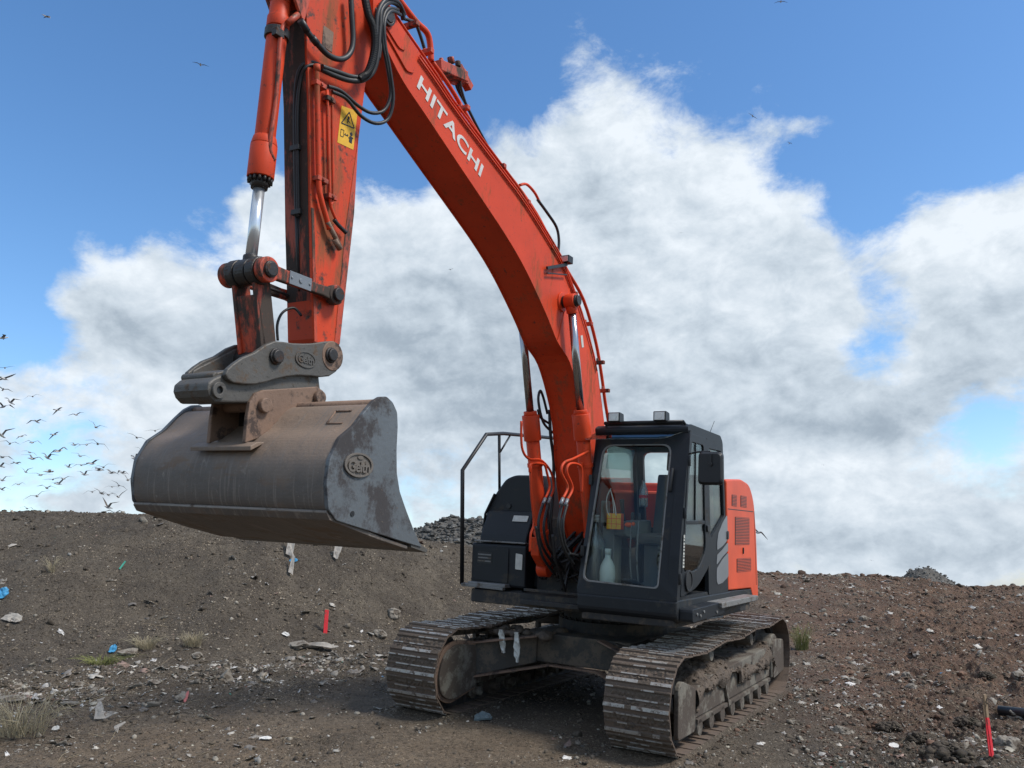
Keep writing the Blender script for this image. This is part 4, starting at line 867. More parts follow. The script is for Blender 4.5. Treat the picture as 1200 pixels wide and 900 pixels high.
# doublers at the tip, bosses, pin
b = B()
for pts, yy in (([(4.98, 5.64), (4.93, 5.50), (4.60, 5.30), (4.50, 5.33), (4.60, 5.48), (4.80, 5.62)], .192), ([(4.98, 5.66), (4.96, 5.54), (4.72, 5.42), (4.64, 5.44), (4.70, 5.53), (4.85, 5.64)], .204)):
    for s_ in (1, -1): b.prism(rpoly(pts, .03, 3), *sorted((s_*(yy-.01), s_*(yy+.012))))
b.obj('tip_doubler', Mt['orange'], boom, .003)
tipc = bL(456, 19, .24)
b = B(); b.cyl((tipc.x, -.24, tipc.z), (tipc.x, .22, tipc.z), .085, 28); b.obj('tip_boss', Mt['orange'], boom, .006)
b = B(); b.cyl((tipc.x, -.26, tipc.z), (tipc.x, .25, tipc.z), .045, 20); b.hollow((tipc.x, .22, tipc.z), (tipc.x, .245, tipc.z), .07, .05, 20); b.obj('boom_pin', Mt['pin'], boom, .003)
# weld seams on the boom side
b = B()
for (p, q) in (((1.72, 4.42), (1.97, 3.76)), ((.63, 2.55), (1.12, 2.45))):
    for s_ in (1, -1): b.tube([(p[0], s_*.191, p[1]), (q[0], s_*.191, q[1])], .004, 6)
b.obj('weld_seam', Mt['orange'], boom)
# lettering
me = text_mesh('HITACHI', 1, .0015, .022, 1.04); xs = [v.co.x for v in me.vertices]; ys = [v.co.y for v in me.vertices]
sx, sy = 1.02/(max(xs)-min(xs)), .128/(max(ys)-min(ys)); cx0, cy0 = (max(xs)+min(xs))/2, (max(ys)+min(ys))/2
ctr = (bL(420+165/2.25, 200/2.25, .19)+bL(420+155/2.25, 230/2.25, .19)+bL(420+330/2.25, 435/2.25, .19)+bL(420+318/2.25, 468/2.25, .19))/4
xa = (bL(420+330/2.25, 435/2.25, .19)+bL(420+318/2.25, 468/2.25, .19) - bL(420+165/2.25, 200/2.25, .19)-bL(420+155/2.25, 230/2.25, .19)); print('hitachi len', xa.length/2); xa.normalize(); ya = Vector((0, 1, 0)).cross(xa)
me.transform(Matrix.Translation((-cx0, -cy0, 0))); me.transform(Matrix.Diagonal((sx, sy, 1, 1)))
me.transform(Matrix(((xa.x, ya.x, 0, ctr.x), (0, 0, 1, .1925), (xa.z, ya.z, 0, ctr.z), (0, 0, 0, 1))))
me.materials.clear(); me.materials.append(Mt['white']); o = bpy.data.objects.new('lettering', me); COL.objects.link(o); o.parent = boom
# small rusty plates on the boom side
b = B(); c_ = bL(682, 399, .19); b.bar((c_.x+.02, .193, c_.z+.05), (c_.x-.02, .193, c_.z-.07), .003, .05); b.obj('bare_plate', Mt['label'], boom)
# pipes along the top of the boom
def off_path(off, i0, i1, L, step=2):
    o = []
    for k in range(i0, i1, step):
        U = Vector((us[k][0], us[k][1])); L2 = Vector((ls[k][0], ls[k][1])); n = (U-L2).normalized(); p = U + n*off; o.append((p.x, L, p.y))
    return o
NU = len(us)
for off, L, r, i0, i1 in ((.05, .165, .011, 4, NU-10), (.055, .125, .013, 4, NU-10), (.06, .06, .013, 6, NU-12), (.06, -.02, .016, 6, NU-12), (-.035, .204, .008, 9, NU-18), (-.065, .204, .008, 9, NU-26), (.06, -.12, .016, 6, NU-12)):
    b = B(); b.tube(off_path(off, i0, i1, L), r, 8); b.obj('oil_pipe', Mt['orange'], boom)
PO = [(4.56, 5.87), (4.2, 5.73)]; 
b = B(); b.tube([bL(466, -2, .08), bL(487, 25, .08), bL(500, 38, .08), bL(504, 52, .08), bL(505, 72, .08)], .026, 10, smooth=5); b.obj('oil_pipe', Mt['orange'], boom)
b = B(); b.tube([bL(474, 22, .14), bL(486, 27, .12), bL(492, 40, .12), bL(500, 66, .12)], .014, 8, smooth=5); b.obj('hose', Mt['rubber'], boom)
for L, d in ((.09, 0), (-.07, 0)):
    pts = [bL(u, v, L) for u, v in ((507, 73), (528, 103), (548, 137), (575, 180), (603, 214), (628, 250), (646, 284), (664, 316), (684, 352), (698, 400), (705, 440), (709, 470), (714, 500))]
    b = B(); b.tube(pts, .019, 10, smooth=4); b.obj('oil_pipe', Mt['orange'], boom)
for (u, v) in ((480, 30), (497, 62), (540, 128), (583, 196), (612, 238), (640, 290), (668, 345), (686, 380), (700, 425), (706, 458)):
    c_ = bL(u, v, .12); b = B(); b.box(c_.x-.022, c_.x+.022, -.14, .205, c_.z-.02, c_.z+.02); b.cyl((c_.x, .12, c_.z), (c_.x, .12, c_.z+.05), .014, 8); b.obj('pipe_clamp', Mt['orange_old'], boom, .004)
# holding valve block with its hoses
b = B(); vc = bL(528, 82, .02)
b.bar(bL(508, 78, .02), bL(540, 92, .02), .16, .09); b.bar(bL(518, 84, .02), bL(544, 96, .02), .10, .06)
for k in range(9): q = vc + Vector((random.uniform(-.12, .12), random.uniform(-.07, .09), random.uniform(-.02, .06))); b.cyl(q, q+Vector((random.uniform(-.03, .03), random.uniform(-.02, .02), .05)), random.uniform(.014, .026), 8)
b.bar(bL(536, 78, .02), bL(550, 104, .02), .07, .07)
b.obj('valve_block', Mt['orange_old'], boom, .006)
for k, L in enumerate((.05, .0, -.04)):
    b = B(); b.tube([bL(538-k*3, 92, L), bL(541-k*2, 106, L), bL(547, 124, L), bL(560, 150, L), bL(572, 172, L)], .012, 8, smooth=5); b.obj('hose', Mt['rubber'], boom)
b = B(); b.tube([bL(609, 217, .1), bL(617, 216, .1), bL(626, 225, .1), bL(632, 236, .1)], .014, 8, smooth=5); b.obj('oil_pipe', Mt['orange'], boom)
b = B(); b.tube([bL(630, 234, .1), bL(641, 249, .1), bL(652, 266, .1), bL(655, 282, .1), bL(654, 296, .1)], .015, 8, smooth=5); b.obj('hose', Mt['rubber'], boom)
# lamp on the boom
b = B(); b.bar(bL(641, 314, .22), bL(664, 310, .22), .02, .03); b.bar(bL(641, 320, .22), bL(664, 322, .22), .012, .012); b.obj('lamp_bracket', Mt['black'], boom)
lc = bL(664, 305, .22); b = B(); b.box(lc.x-.05, lc.x+.05, .16, .27, lc.z-.035, lc.z+.04); bl_ = b.obj('boom_lamp', Mt['black'], EX, .005)
b = B(); b.box(lc.x+.051, lc.x+.055, .17, .26, lc.z-.026, lc.z+.03); b.obj('lens', Mt['lampglass'], bl_)
# boom foot brackets
b = B()
for s_ in (1, -1): b.prism(rpoly([(.9, 1.2), (.72, 1.75), (.55, 1.92), (.35, 1.92), (.2, 1.75), (-.1, 1.2)], .06, 4), *sorted((s_*.225, s_*.265)))
b.cyl((.45, -.3, 1.78), (.45, .3, 1.78), .07, 24); part(b, 'boom_bracket', Mt['frame'], bevel=.008)
# ---- boom cylinders
def line_pt(z, s_): # axis of a boom cylinder
    t = (z-1.45)/(4.15-1.45); return Vector((1.16+(1.90-1.16)*t, s_*.292, z))
for s_ in (1, -1):
    b = B(); b.cyl(line_pt(1.62, s_), line_pt(2.95, s_), .072, 28); b.cyl(line_pt(2.80, s_), line_pt(3.06, s_), .092, 28); b.cyl(line_pt(3.06, s_), line_pt(3.10, s_), .07, 28)
    b.cyl(line_pt(1.55, s_), line_pt(1.66, s_), .08, 24); q = line_pt(1.47, s_); b.cyl(q+Vector((0, -.06, 0)), q+Vector((0, .06, 0)), .085, 24)
    cyb = part(b, 'boom_cylinder', Mt['orange'], bevel=.005)
    b = B(); b.cyl(line_pt(3.09, s_), line_pt(4.12, s_), .041, 24); b.obj('piston_rod', Mt['rod'], cyb)
    q = line_pt(4.16, s_); b = B(); b.cyl(q+Vector((0, -.055, 0)), q+Vector((0, .055, 0)), .075, 28); b.cyl(line_pt(4.04, s_), line_pt(4.12, s_), .055, 20); b.obj('rod_eye', Mt['orange'], cyb, .008)
    b = B(); b.cyl(q+Vector((0, -s_*.10, 0)), q+Vector((0, s_*.075, 0)), .06, 20); b.cyl(q+Vector((0, s_*.06, 0)), q+Vector((0, s_*.095, 0)), .052, 20); b.obj('cylinder_pin', Mt['pin'], cyb, .006)
    b = B(); b.cyl(q+Vector((0, -s_*.11, 0)), q+Vector((0, -s_*.085, 0)), .10, 28); b.obj('pin_boss', Mt['orange'], boom, .006)
    for z in (1.85, 2.55):
        p = line_pt(z, s_); b = B(); b.hollow(line_pt(z-.02, s_), line_pt(z+.02, s_), .082, .068, 24); b.box(p.x-.02, p.x+.12, p.y-.015, p.y+.015, z-.02, z+.02); b.obj('cylinder_band', Mt['orange'], cyb, .003)
z1 = lambda u, v: (540+u/4.09, 480+v/4.09)
def tr3(pts, L, f=z1): return [bL(*f(u, v), L if not isinstance(L, list) else L[i]) for i, (u, v) in enumerate(pts)]
for nm, pts, L, r, mm in (
    ('cylinder_pipe', [(290, 55), (293, 180), (325, 235), (385, 243), (432, 300), (445, 375), (430, 420)], -.18, .013, 'orange'),
    ('cylinder_pipe', [(330, 300), (333, 265), (365, 258), (400, 265), (412, 300), (425, 370), (405, 425)], -.17, .013, 'orange'),
    ('cylinder_pipe', [(335, 270), (338, 400), (350, 540), (335, 600), (332, 680)], -.17, .013, 'orange'),
    ('cylinder_pipe', [(612, 200), (540, 235), (495, 255), (482, 300), (512, 370), (490, 425)], .36, .013, 'orange'),
    ('cylinder_pipe', [(580, 400), (580, 290), (560, 262), (520, 262), (508, 300), (535, 375), (512, 430)], .37, .013, 'orange'),
    ('hose', [(395, 450), (372, 540), (385, 640), (430, 720), (470, 760)], -.12, .015, 'rubber'), ('hose', [(418, 455), (398, 560), (415, 650), (460, 720), (500, 780)], -.1, .015, 'rubber'),
    ('hose', [(487, 450), (470, 540), (480, 620), (505, 690), (540, 740)], .30, .015, 'rubber'), ('hose', [(510, 455), (490, 540), (498, 640), (530, 700), (560, 720)], .31, .015, 'rubber'),
    ('hose', [(360, 560), (375, 650), (400, 720), (450, 790)], -.08, .014, 'rubber'), ('hose', [(440, 600), (450, 700), (480, 800), (500, 870)], .0, .016, 'rubber'),
    ('hose', [(425, 0), (430, 120), (445, 250), (440, 420), (430, 560), (450, 700)], -.21, .018, 'rubber'), ('hose', [(370, 0), (385, 40), (430, 70)], -.22, .014, 'rubber'), ('hose', [(520, 690), (560, 700), (600, 720)], .34, .013, 'rubber'),
    ('hose', [(415, 20), (395, -60), (380, -90), (372, -40), (395, 60), (440, 110)], -.22, .014, 'rubber')):
    b = B(); b.tube(tr3(pts, L), r, 8, smooth=6); part(b, nm, Mt[mm], bevel=0)
    if nm == 'cylinder_pipe' and pts[-1][1] < 500:
        b = B(); e0, e1 = tr3([pts[-1], (pts[-1][0]-12, pts[-1][1]+30)], L); b.cyl(e0, e1, .017, 8); part(b, 'hose_ferrule', Mt['silver'], bevel=0)
rr = random.Random(12)
for k in range(14):
    a = Vector((rr.uniform(.7, 1.0), rr.uniform(-.45, .34), rr.uniform(1.7, 2.0))); c = Vector((rr.uniform(.9, 1.15), rr.uniform(-.45, .34), rr.uniform(1.25, 1.5)))
    b = B(); b.tube([a, a.lerp(c, .5)+Vector((.12, rr.uniform(-.1, .1), -.08)), c], rr.uniform(.012, .02), 8, smooth=6); part(b, 'hose', Mt['rubber'], bevel=0)
b = B(); b.box(.3, .95, -.50, .345, 1.20, 1.60); b.box(.4, .8, -.5, -.26, 1.6, 2.0); b.box(.6, 1.0, .27, .35, 1.4, 2.1)
for k in range(10): q = Vector((.96, rr.uniform(-.45, .3), rr.uniform(1.3, 1.7))); b.cyl(q, q+Vector((.07, 0, 0)), .03, 6)
part(b, 'centre_housing', Mt['frame'], bevel=.01)
b = B(); b.prism(rpoly([(.33, 1.24), (.37, 1.24), (.37, 1.36), (.33, 1.36)], .015, 3), 1.16, 1.18) if False else b.bar((1.27, .20, 1.20), (1.27, .205, 1.32), .03, .012); part(b, 'tow_lug', Mt['step'], bevel=.004)
for pts_, L in (([(350, 610), (390, 620), (415, 690), (385, 755), (355, 700)], -.27),):
    b = B(); q = tr3(pts_, L); b.prism([(p.x, p.z) for p in q], L-.05, L+.05); part(b, 'cylinder_foot', Mt['orange'], bevel=.01)
# ---- arm
AW = .117
Anear = [(5.72, 5.62), (5.63, 5.45), (5.585, 5.30), (5.55, 5.01), (5.49, 4.67), (5.38, 3.85), (5.265, 3.06), (5.10, 2.97), (5.02, 3.05), (4.975, 4.05), (4.985, 4.54), (4.955, 5.02), (4.925, 5.36), (4.86, 5.62), (4.80, 5.95), (4.92, 6.35), (5.02, 6.45), (5.22, 6.15), (5.50, 5.85)]
b = B(); b.prism(rpoly(Anear, .03, 3), -AW, AW); armo = part(b, 'arm', Mt['orange_arm'], bevel=.006)
# grubby front face plate of the arm and its overlapping side strips
b = B(); b.prism([(5.589, 5.29), (5.553, 5.0), (5.493, 4.66), (5.384, 3.85), (5.272, 3.12), (5.262, 3.12), (5.374, 3.85), (5.483, 4.66), (5.543, 5.0), (5.579, 5.29)], -AW+.004, AW-.02); b.obj('front_plate', Mt['grimy'], armo, .001)
b = B(); b.prism([(5.262, 3.07), (5.39, 3.95), (5.365, 3.95), (5.235, 3.07)], AW, AW+.005); b.prism([(5.02, 3.1), (5.07, 3.1), (5.05, 3.9), (4.99, 4.6), (4.975, 4.05)], AW, AW+.004); b.obj('wear_strip', Mt['orange_old'], armo, .001)
# warning label
b = B(); q = [bL(270+u/3.46, v/3.46, AW) for u, v in ((450, 428), (515, 452), (498, 608), (433, 577))]; sheet(b, [(p.x, p.z) for p in q], lambda x, z: (x, AW+.0005, z), lambda x, z: (x, AW+.002, z)); wl = b.obj('warning_label', Mt['yellow'], EX)
def lp(s, t): # s left to right, t top to bottom in the label
    a = q[0].lerp(q[1], s); c = q[3].lerp(q[2], s); p = a.lerp(c, t); return Vector((p.x, AW+.003, p.z))
b = B(); tri = [lp(.5, .10), lp(.90, .46), lp(.10, .46)]
for i in range(3): b.bar(tri[i], tri[(i+1) % 3], .002, .008, up=(0, 0, 1))
b.bar(lp(.5, .22), lp(.45, .40), .002, .008); b.bar(lp(.42, .30), lp(.60, .37), .002, .006); b.box(lp(.5, .25).x-.01, lp(.5, .25).x+.01, AW+.002, AW+.003, lp(.5, .25).z-.01, lp(.5, .25).z+.01)
r4 = [lp(.12, .62), lp(.30, .62), lp(.30, .80), lp(.12, .80)]
for i in range(4): b.bar(r4[i], r4[(i+1) % 4], .002, .004)
b.bar(lp(.36, .72), lp(.58, .72), .002, .006); b.bar(lp(.36, .72), lp(.43, .68), .002, .005); b.bar(lp(.58, .72), lp(.52, .68), .002, .005)
b.bar(lp(.76, .70), lp(.76, .86), .002, .03); b.bar(lp(.62, .76), lp(.90, .72), .002, .008); b.cyl(lp(.76, .64), lp(.76, .64)+Vector((0, .001, 0)), .014, 10)
b.obj('label_print', Mt['black'], wl)
b = B(); q2 = bL(270+395/3.46, 150/3.46, AW); b.box(q2.x-.05, q2.x+.05, AW, AW+.003, q2.z-.09, q2.z+.06); b.obj('bare_plate', Mt['rusty'], armo, .001)
# pipes on the arm side
c2 = lambda u, v: (270+u/3.46, v/3.46)
for pts, r, mm in (([(350, 272), (352, 400), (358, 730), (366, 800), (385, 870), (402, 930)], .019, 'orange'), ([(392, 365), (398, 600), (404, 800), (415, 860), (440, 910)], .011, 'orange'), ([(412, 372), (414, 600), (416, 800), (405, 830)], .011, 'orange')):
    b = B(); b.tube(tr3(pts, AW+.035, c2), r, 10, smooth=4); part(b, 'arm_pipe', Mt[mm], armo, bevel=0)
for u, v, w_ in ((360, 345, 40), (400, 405, 30), (366, 730, 40), (406, 800, 30)):
    c_ = bL(*c2(u, v), AW+.03); b = B(); b.box(c_.x-w_/1000-.01, c_.x+w_/1000+.01, AW-.002, AW+.055, c_.z-.016, c_.z+.016); b.cyl((c_.x, AW+.05, c_.z), (c_.x, AW+.065, c_.z), .012, 8); part(b, 'pipe_clamp', Mt['orange_old'], armo, .003)
b = B(); b.tube(tr3([(350, 262), (352, 290)], AW+.035, c2), .024, 10); part(b, 'pipe_elbow', Mt['orange'], armo, 0)
c6 = lambda u, v: (210+u/3.913, 260+v/3.913)
for u0, v0, u1, v1, r in ((680, 0, 735, 110, .022), (712, 80, 738, 125, .026)):
    b = B(); b.tube(tr3([(u0, v0), (u1, v1)], AW+.04, c6), r*.8, 10); part(b, 'pipe_fitting', Mt['rusty'], armo, 0)
b = B(); b.tube(tr3([(710, -10), (730, 15), (765, 50)], AW+.035, c6), .014, 8, smooth=4); part(b, 'hose', Mt['rubber'], armo, 0)
# hoses on the arm and between boom and arm
AL = .19
for nm, pts, L, r in (
    ('hose', [(285, 85), (310, 125), (350, 175), (400, 225), (450, 240), (485, 215), (497, 160), (492, 60), (488, -20)], .175, .020),
    ('hose', [(368, 280), (420, 305), (480, 325), (535, 325), (575, 295), (595, 235), (605, 120), (612, 40), (650, 8), (688, 30), (702, 80)], [.16, .17, .18, .2, .22, .24, .25, .25, .24, .22, .2], .019),
    ('hose', [(372, 270), (430, 290), (500, 312), (550, 305), (585, 255), (590, 150), (598, 50), (635, -4), (680, 10), (705, 60)], [.17, .18, .19, .21, .23, .25, .26, .26, .24, .21], .017),
    ('hose', [(395, 350), (450, 370), (520, 430), (575, 458), (625, 445), (650, 380), (638, 280), (620, 180), (618, 80), (640, 35), (680, 40)], [.16, .17, .19, .21, .23, .25, .26, .26, .26, .25, .22], .013),
    ('hose', [(412, 372), (470, 400), (530, 470), (590, 500), (640, 480), (660, 400), (648, 290), (628, 180), (625, 90), (650, 45), (690, 60)], [.16, .17, .19, .21, .23, .26, .27, .27, .27, .25, .22], .013),
    ('ribbed_hose', [(545, -10), (560, 60), (582, 120), (585, 200), (560, 290), (520, 322)], [.2, .22, .24, .24, .22, .2], .028),
    ('hose', [(555, -30), (575, 20), (598, 60), (612, 140), (600, 240)], [.12, .15, .2, .24, .24], .017),
    ('hose', [(368, 268), (330, 252), (295, 262), (272, 310), (262, 420), (262, 600), (268, 880)], [.13, .11, .08, .04, .0, .0, .0], .013),
    ('hose', [(368, 278), (335, 264), (305, 275), (285, 320), (272, 430), (272, 600), (276, 880)], [.13, .12, .10, .06, .03, .02, .02], .013)):
    b = B(); P_ = tr3(pts, L, c2)
    if nm == 'ribbed_hose':
        b.tube(P_, r*.9, 12, smooth=10)
        Q = catmull(P_, 12)
        for a_, c_ in zip(Q[::1], Q[1:]): b.hollow(a_.lerp(c_, .3), a_.lerp(c_, .6), r*1.06, r*.8, 10)
    else: b.tube(P_, r, 10, smooth=8)
    part(b, 'hose', Mt['rubber'], bevel=0)
b = B(); b.tube(tr3([(268, 870), (272, 1000), (282, 1180)], .0, c2), .012, 8); b.tube(tr3([(276, 870), (284, 1000), (296, 1180)], .01, c2), .012, 8); part(b, 'hose', Mt['rubber'], armo, bevel=0)
# ferrules on the bucket-cylinder hose, hose clips on the front of the arm
b = B(); b.tube(tr3([(283, 82), (300, 108), (312, 128)], .175, c2), .024, 10); b.tube(tr3([(330, 150), (352, 178)], .176, c2), .024, 10); part(b, 'hose_ferrule', Mt['black'], bevel=0)
for u, v in ((275, 310), (266, 600), (271, 860)):
    p = bL(*c2(u, v), .01); b = B(); b.box(p.x-.02, p.x+.015, -.035, .045, p.z-.018, p.z+.018); part(b, 'hose_clip', Mt['rubber'], armo, .003)
# cylinder bracket ears on the arm
b = B()
for s_ in (1, -1): b.prism(rpoly([(5.60, 5.15), (5.80, 5.42), (5.84, 5.55), (5.76, 5.64), (5.5, 5.66)], .04, 4), *sorted((s_*.10, s_*.125)))
b.obj('cylinder_bracket', Mt['orange_old'], armo, .006)
# ---- bucket cylinder
ct, cb_ = Vector((5.765, 0, 5.50)), Vector((5.765, 0, 3.42))
tp_ = bL(*c2(195, 85), 0.0); hd = bL(*c2(118, 735), 0.0); rd = bL(294.5, 300, 0.0)
ax = (rd-tp_).normalized(); ct = tp_ - ax*.36
def al(k): return tp_ + ax*k
Lh = (hd-tp_).length
b = B(); b.cyl(al(-.12), al(Lh-.16), .066, 28); b.cyl(al(Lh-.30), al(Lh-.24), .072, 28, .085); b.cyl(al(Lh-.24), al(Lh-.02), .085, 28); b.cyl(al(-.02), al(.06), .074, 28); b.cyl(al(-.28), al(-.12), .055, 20, .07)
bc = part(b, 'bucket_cylinder', Mt['orange'], bevel=.005)
b = B()
for k in range(14): a = 2*PI*k/14; n_ = ax.orthogonal().normalized(); m_ = ax.cross(n_); v = n_*math.cos(a)*.07+m_*math.sin(a)*.07; b.cyl(al(Lh-.02)+v, al(Lh+.012)+v, .011, 6)
b.cyl(al(Lh-.02), al(Lh+.05), .062, 24, .052); b.obj('gland', Mt['pin'], bc)
b = B(); b.cyl(al(Lh+.04), rd+ax*.03, .037, 28); b.obj('piston_rod', Mt['chrome'], bc)
e_ = ct; b = B(); b.cyl(e_+Vector((0, -.06, 0)), e_+Vector((0, .06, 0)), .08, 24); b.cyl(e_+Vector((0, -.14, 0)), e_+Vector((0, .14, 0)), .045, 20); b.obj('cylinder_pin', Mt['pin'], bc, .004)
b = B(); b.tube(tr3([(232, 95), (205, 135), (185, 400), (160, 590), (178, 650)], .075, c2), .015, 10, smooth=6); b.tube(tr3([(280, 55), (255, 75), (232, 95)], .1, c2), .022, 10); b.obj('cylinder_pipe', Mt['orange_old'], bc)
b = B(); p = bL(*c2(195, 130), .07); b.box(p.x-.035, p.x+.035, .045, .09, p.z-.035, p.z+.02); b.hollow(al(.07), al(.13), .08, .064, 24); b.obj('pipe_clamp', Mt['pin'], bc, .004)
# ---- linkage
LP = (bL(*c6(405, 215), .17)+bL(*c6(230, 250), -.17))/2; LP.y = 0
b = B(); b.hollow(LP+Vector((0, -.045, 0)), LP+Vector((0, .045, 0)), .085, .05, 28)
b.cyl(rd+ax*.0, rd+ax*.06, .05, 20); b.obj('rod_eye', Mt['pin'], bc, .006)
q = [bL(*c6(u, v), .105) for u, v in ((345, 250), (418, 270), (446, 560), (378, 600))]
b = B()
for s_ in (1, -1): b.prism([(p.x, p.z) for p in q], *sorted((s_*.075, s_*.105)))
b.prism([(q[0].x-.03, q[0].z-.10), (q[0].x-.055, q[0].z-.12), (q[3].x-.05, q[3].z), (q[3].x-.02, q[3].z)], -.105, .105)
lk = part(b, 'bucket_link', Mt['orange_old'], bevel=.006)
b = B()
for s_ in (1, -1): b.hollow(LP+Vector((0, s_*.055, 0)), LP+Vector((0, s_*.125, 0)), .088, .05, 28)
b.obj('link_eye', Mt['pin'], lk, .008)
b = B(); b.cyl(LP+Vector((0, -.21, 0)), LP+Vector((0, .21, 0)), .052, 24); b.cyl(LP+Vector((0, .19, 0)), LP+Vector((0, .215, 0)), .045, 24); b.obj('link_pin', Mt['pin'], lk, .006)
LA = bL(*c6(715, 335), .17)
for s_ in (1, -1):
    y = s_*.16; A_p = Vector((LP.x, y, LP.z)); B_p = Vector((LA.x, y, LA.z)); d = B_p-A_p
    b = B(); b.cyl(A_p+Vector((0, -.03, 0)), A_p+Vector((0, .03, 0)), .08, 28); b.cyl(B_p+Vector((0, -.03, 0)), B_p+Vector((0, .03, 0)), .068, 28)
    b.prism([(A_p.x-.04, A_p.z+.045), (A_p.x-.04, A_p.z-.045), (A_p.x+d.x*.8, A_p.z+d.z*.8-.035), (B_p.x, B_p.z-.05), (B_p.x, B_p.z+.04), (A_p.x+d.x*.7, A_p.z+d.z*.7+.03)], y-.022, y+.022)
    sl_ = part(b, 'side_link', Mt['orange_old'], bevel=.008)
    b = B(); b.cyl(B_p+Vector((0, s_*.02, 0)), B_p+Vector((0, s_*.055, 0)), .045, 20); b.obj('link_pin', Mt['pin'], sl_, .005)
    if s_ > 0:
        m0, m1 = A_p.lerp(B_p, .28), A_p.lerp(B_p, .60); b = B(); b.bar(m0+Vector((0, .024, 0)), m1+Vector((0, .024, 0)), .008, .085)
        for k in (.31, .44, .57): c_ = A_p.lerp(B_p, k); b.cyl(c_+Vector((0, .027, 0)), c_+Vector((0, .034, 0)), .016 if k == .44 else .008, 10)
        b.obj('lifting_plate', Mt['silver'], sl_, .002)
b = B(); b.tube([bL(*c6(452, 545), .0), bL(*c6(450, 470), .0), bL(*c6(475, 415), .0), bL(*c6(525, 395), .0), bL(*c6(560, 430), .05)], .009, 8, smooth=6); part(b, 'hose', Mt['rubber'], bevel=0)
b = B(); b.tube([bL(*c6(400, 300), -.1), bL(*c6(500, 340), -.1), bL(*c6(560, 400), -.1), bL(*c6(580, 470), -.1)], .011, 8, smooth=6); part(b, 'hose', Mt['rubber'], bevel=0)
b = B(); b.cyl((5.15, -.2, 2.99), (5.15, .19, 2.99), .10, 24); part(b, 'arm_end_boss', Mt['rusty'], armo, .006)
# ---- quick coupler
CPW = .185
cpts = [bL(*c6(u, v), CPW) for u, v in ((213, 700), (222, 675), (250, 650), (290, 622), (345, 600), (400, 562), (440, 546), (480, 550), (520, 556), (570, 558), (620, 556), (665, 548), (700, 546), (735, 565), (750, 605), (745, 650), (720, 688), (690, 708), (650, 712), (600, 706), (540, 704), (490, 710), (440, 722), (400, 735), (350, 745), (300, 744), (250, 738), (225, 722))]
b = B()
for s_ in (1, -1): b.prism([(p.x, p.z) for p in cpts], *sorted((s_*(CPW-.035), s_*CPW)))
cp = part(b, 'quick_coupler', Mt['steel'], bevel=.008)
bp_ = [bL(*c6(u, v), .15) for u, v in ((130, 770), (135, 738), (158, 718), (200, 700), (300, 700), (640, 690), (645, 740), (650, 775), (620, 790), (360, 830), (165, 828), (140, 800))]
b = B(); b.prism([(p.x, p.z) for p in bp_], -.15, .15); b.obj('coupler_body', Mt['steel'], cp, .012)
fp = [bL(*c6(u, v), -.16) for u, v in ((50, 705), (56, 682), (80, 668), (180, 618), (272, 574), (340, 600), (340, 830), (95, 838), (84, 760), (58, 745))]
b = B(); b.prism([(p.x, p.z) for p in fp], -.185, -.14)
q = [bL(*c6(u, v), 0) for u, v in ((100, 700), (175, 680), (175, 828), (108, 832), (98, 765))]; b.prism([(p.x, p.z) for p in q], -.15, .10)
q = bL(*c6(78, 712), -.05); b.tube([(q.x, -.16, q.z), (q.x-.01, .11, q.z)], .024, 16)
b.obj('coupler_nose', Mt['steel'], cp, .008)
h_ = bL(*c6(182, 772), .16); b = B(); b.hollow((h_.x, .15, h_.z), (h_.x, .17, h_.z), .048, .022, 24); b.obj('hook_eye', Mt['steel'], cp, .003)
b = B(); b.cyl((h_.x, .149, h_.z), (h_.x, .156, h_.z), .024, 20); b.obj('hook_hole', Mt['black'], cp)
for u, v in ((458, 616), (708, 610)):
    p = bL(*c6(u, v), CPW+.03); b = B(); b.cyl((p.x, -CPW-.03, p.z), (p.x, CPW+.035, p.z), .042, 24); b.cyl((p.x, CPW, p.z), (p.x, CPW+.018, p.z), .052, 24); b.obj('coupler_pin', Mt['pin'], cp, .007)
def oval(cu_, cv, ru, rv, L, name, m, par, f=c6, txt='Geith', depth=.006, dot=True):
    c = bL(*f(cu_, cv), L); ex = abs(bL(*f(cu_+ru, cv), L).x - c.x); ez = abs(bL(*f(cu_, cv-rv), L).z-c.z)
    b = B(); pts = [(c.x+ex*math.cos(a), c.z+ez*math.sin(a)) for a in np.linspace(0, 2*PI, 33)[:-1]]; inn = [(c.x+ex*.86*math.cos(a), c.z+ez*.84*math.sin(a)) for a in np.linspace(0, 2*PI, 33)[:-1]]
    ring(b, pts, inn, lambda x, z: (x, L, z), lambda x, z: (x, L+depth, z)); sheet(b, pts, lambda x, z: (x, L, z), lambda x, z: (x, L+depth*.3, z)); e = b.obj(name, m, par, .001)
    me = text_mesh(txt, 1, .5, .02, .92); xs = [v.co.x for v in me.vertices]; ys = [v.co.y for v in me.vertices]
    me.transform(Matrix.Translation((-(max(xs)+min(xs))/2, -(max(ys)+min(ys))/2, 0))); me.transform(Matrix.Diagonal((ex*1.5/(max(xs)-min(xs)), ez*.95/(max(ys)-min(ys)), depth*1.1, 1)))
    dz = -.12*ez if dot else 0
    me.transform(Matrix(((-1, 0, 0, c.x), (0, 0, 1, L+depth*.6), (0, 1, 0, c.z+dz), (0, 0, 0, 1)))); me.materials.clear(); me.materials.append(m); o = bpy.data.objects.new('raised_lettering', me); COL.objects.link(o); o.parent = par
    if dot:
        b = B(); q = [(c.x+ex*.2*math.cos(a)-.01, c.z+ez*.62+ez*.16*math.sin(a)) for a in np.linspace(0, 2*PI, 13)[:-1]]; sheet(b, q, lambda x, z: (x, L, z), lambda x, z: (x, L+depth*.8, z)); b.obj('raised_dot', m, par)
    return e
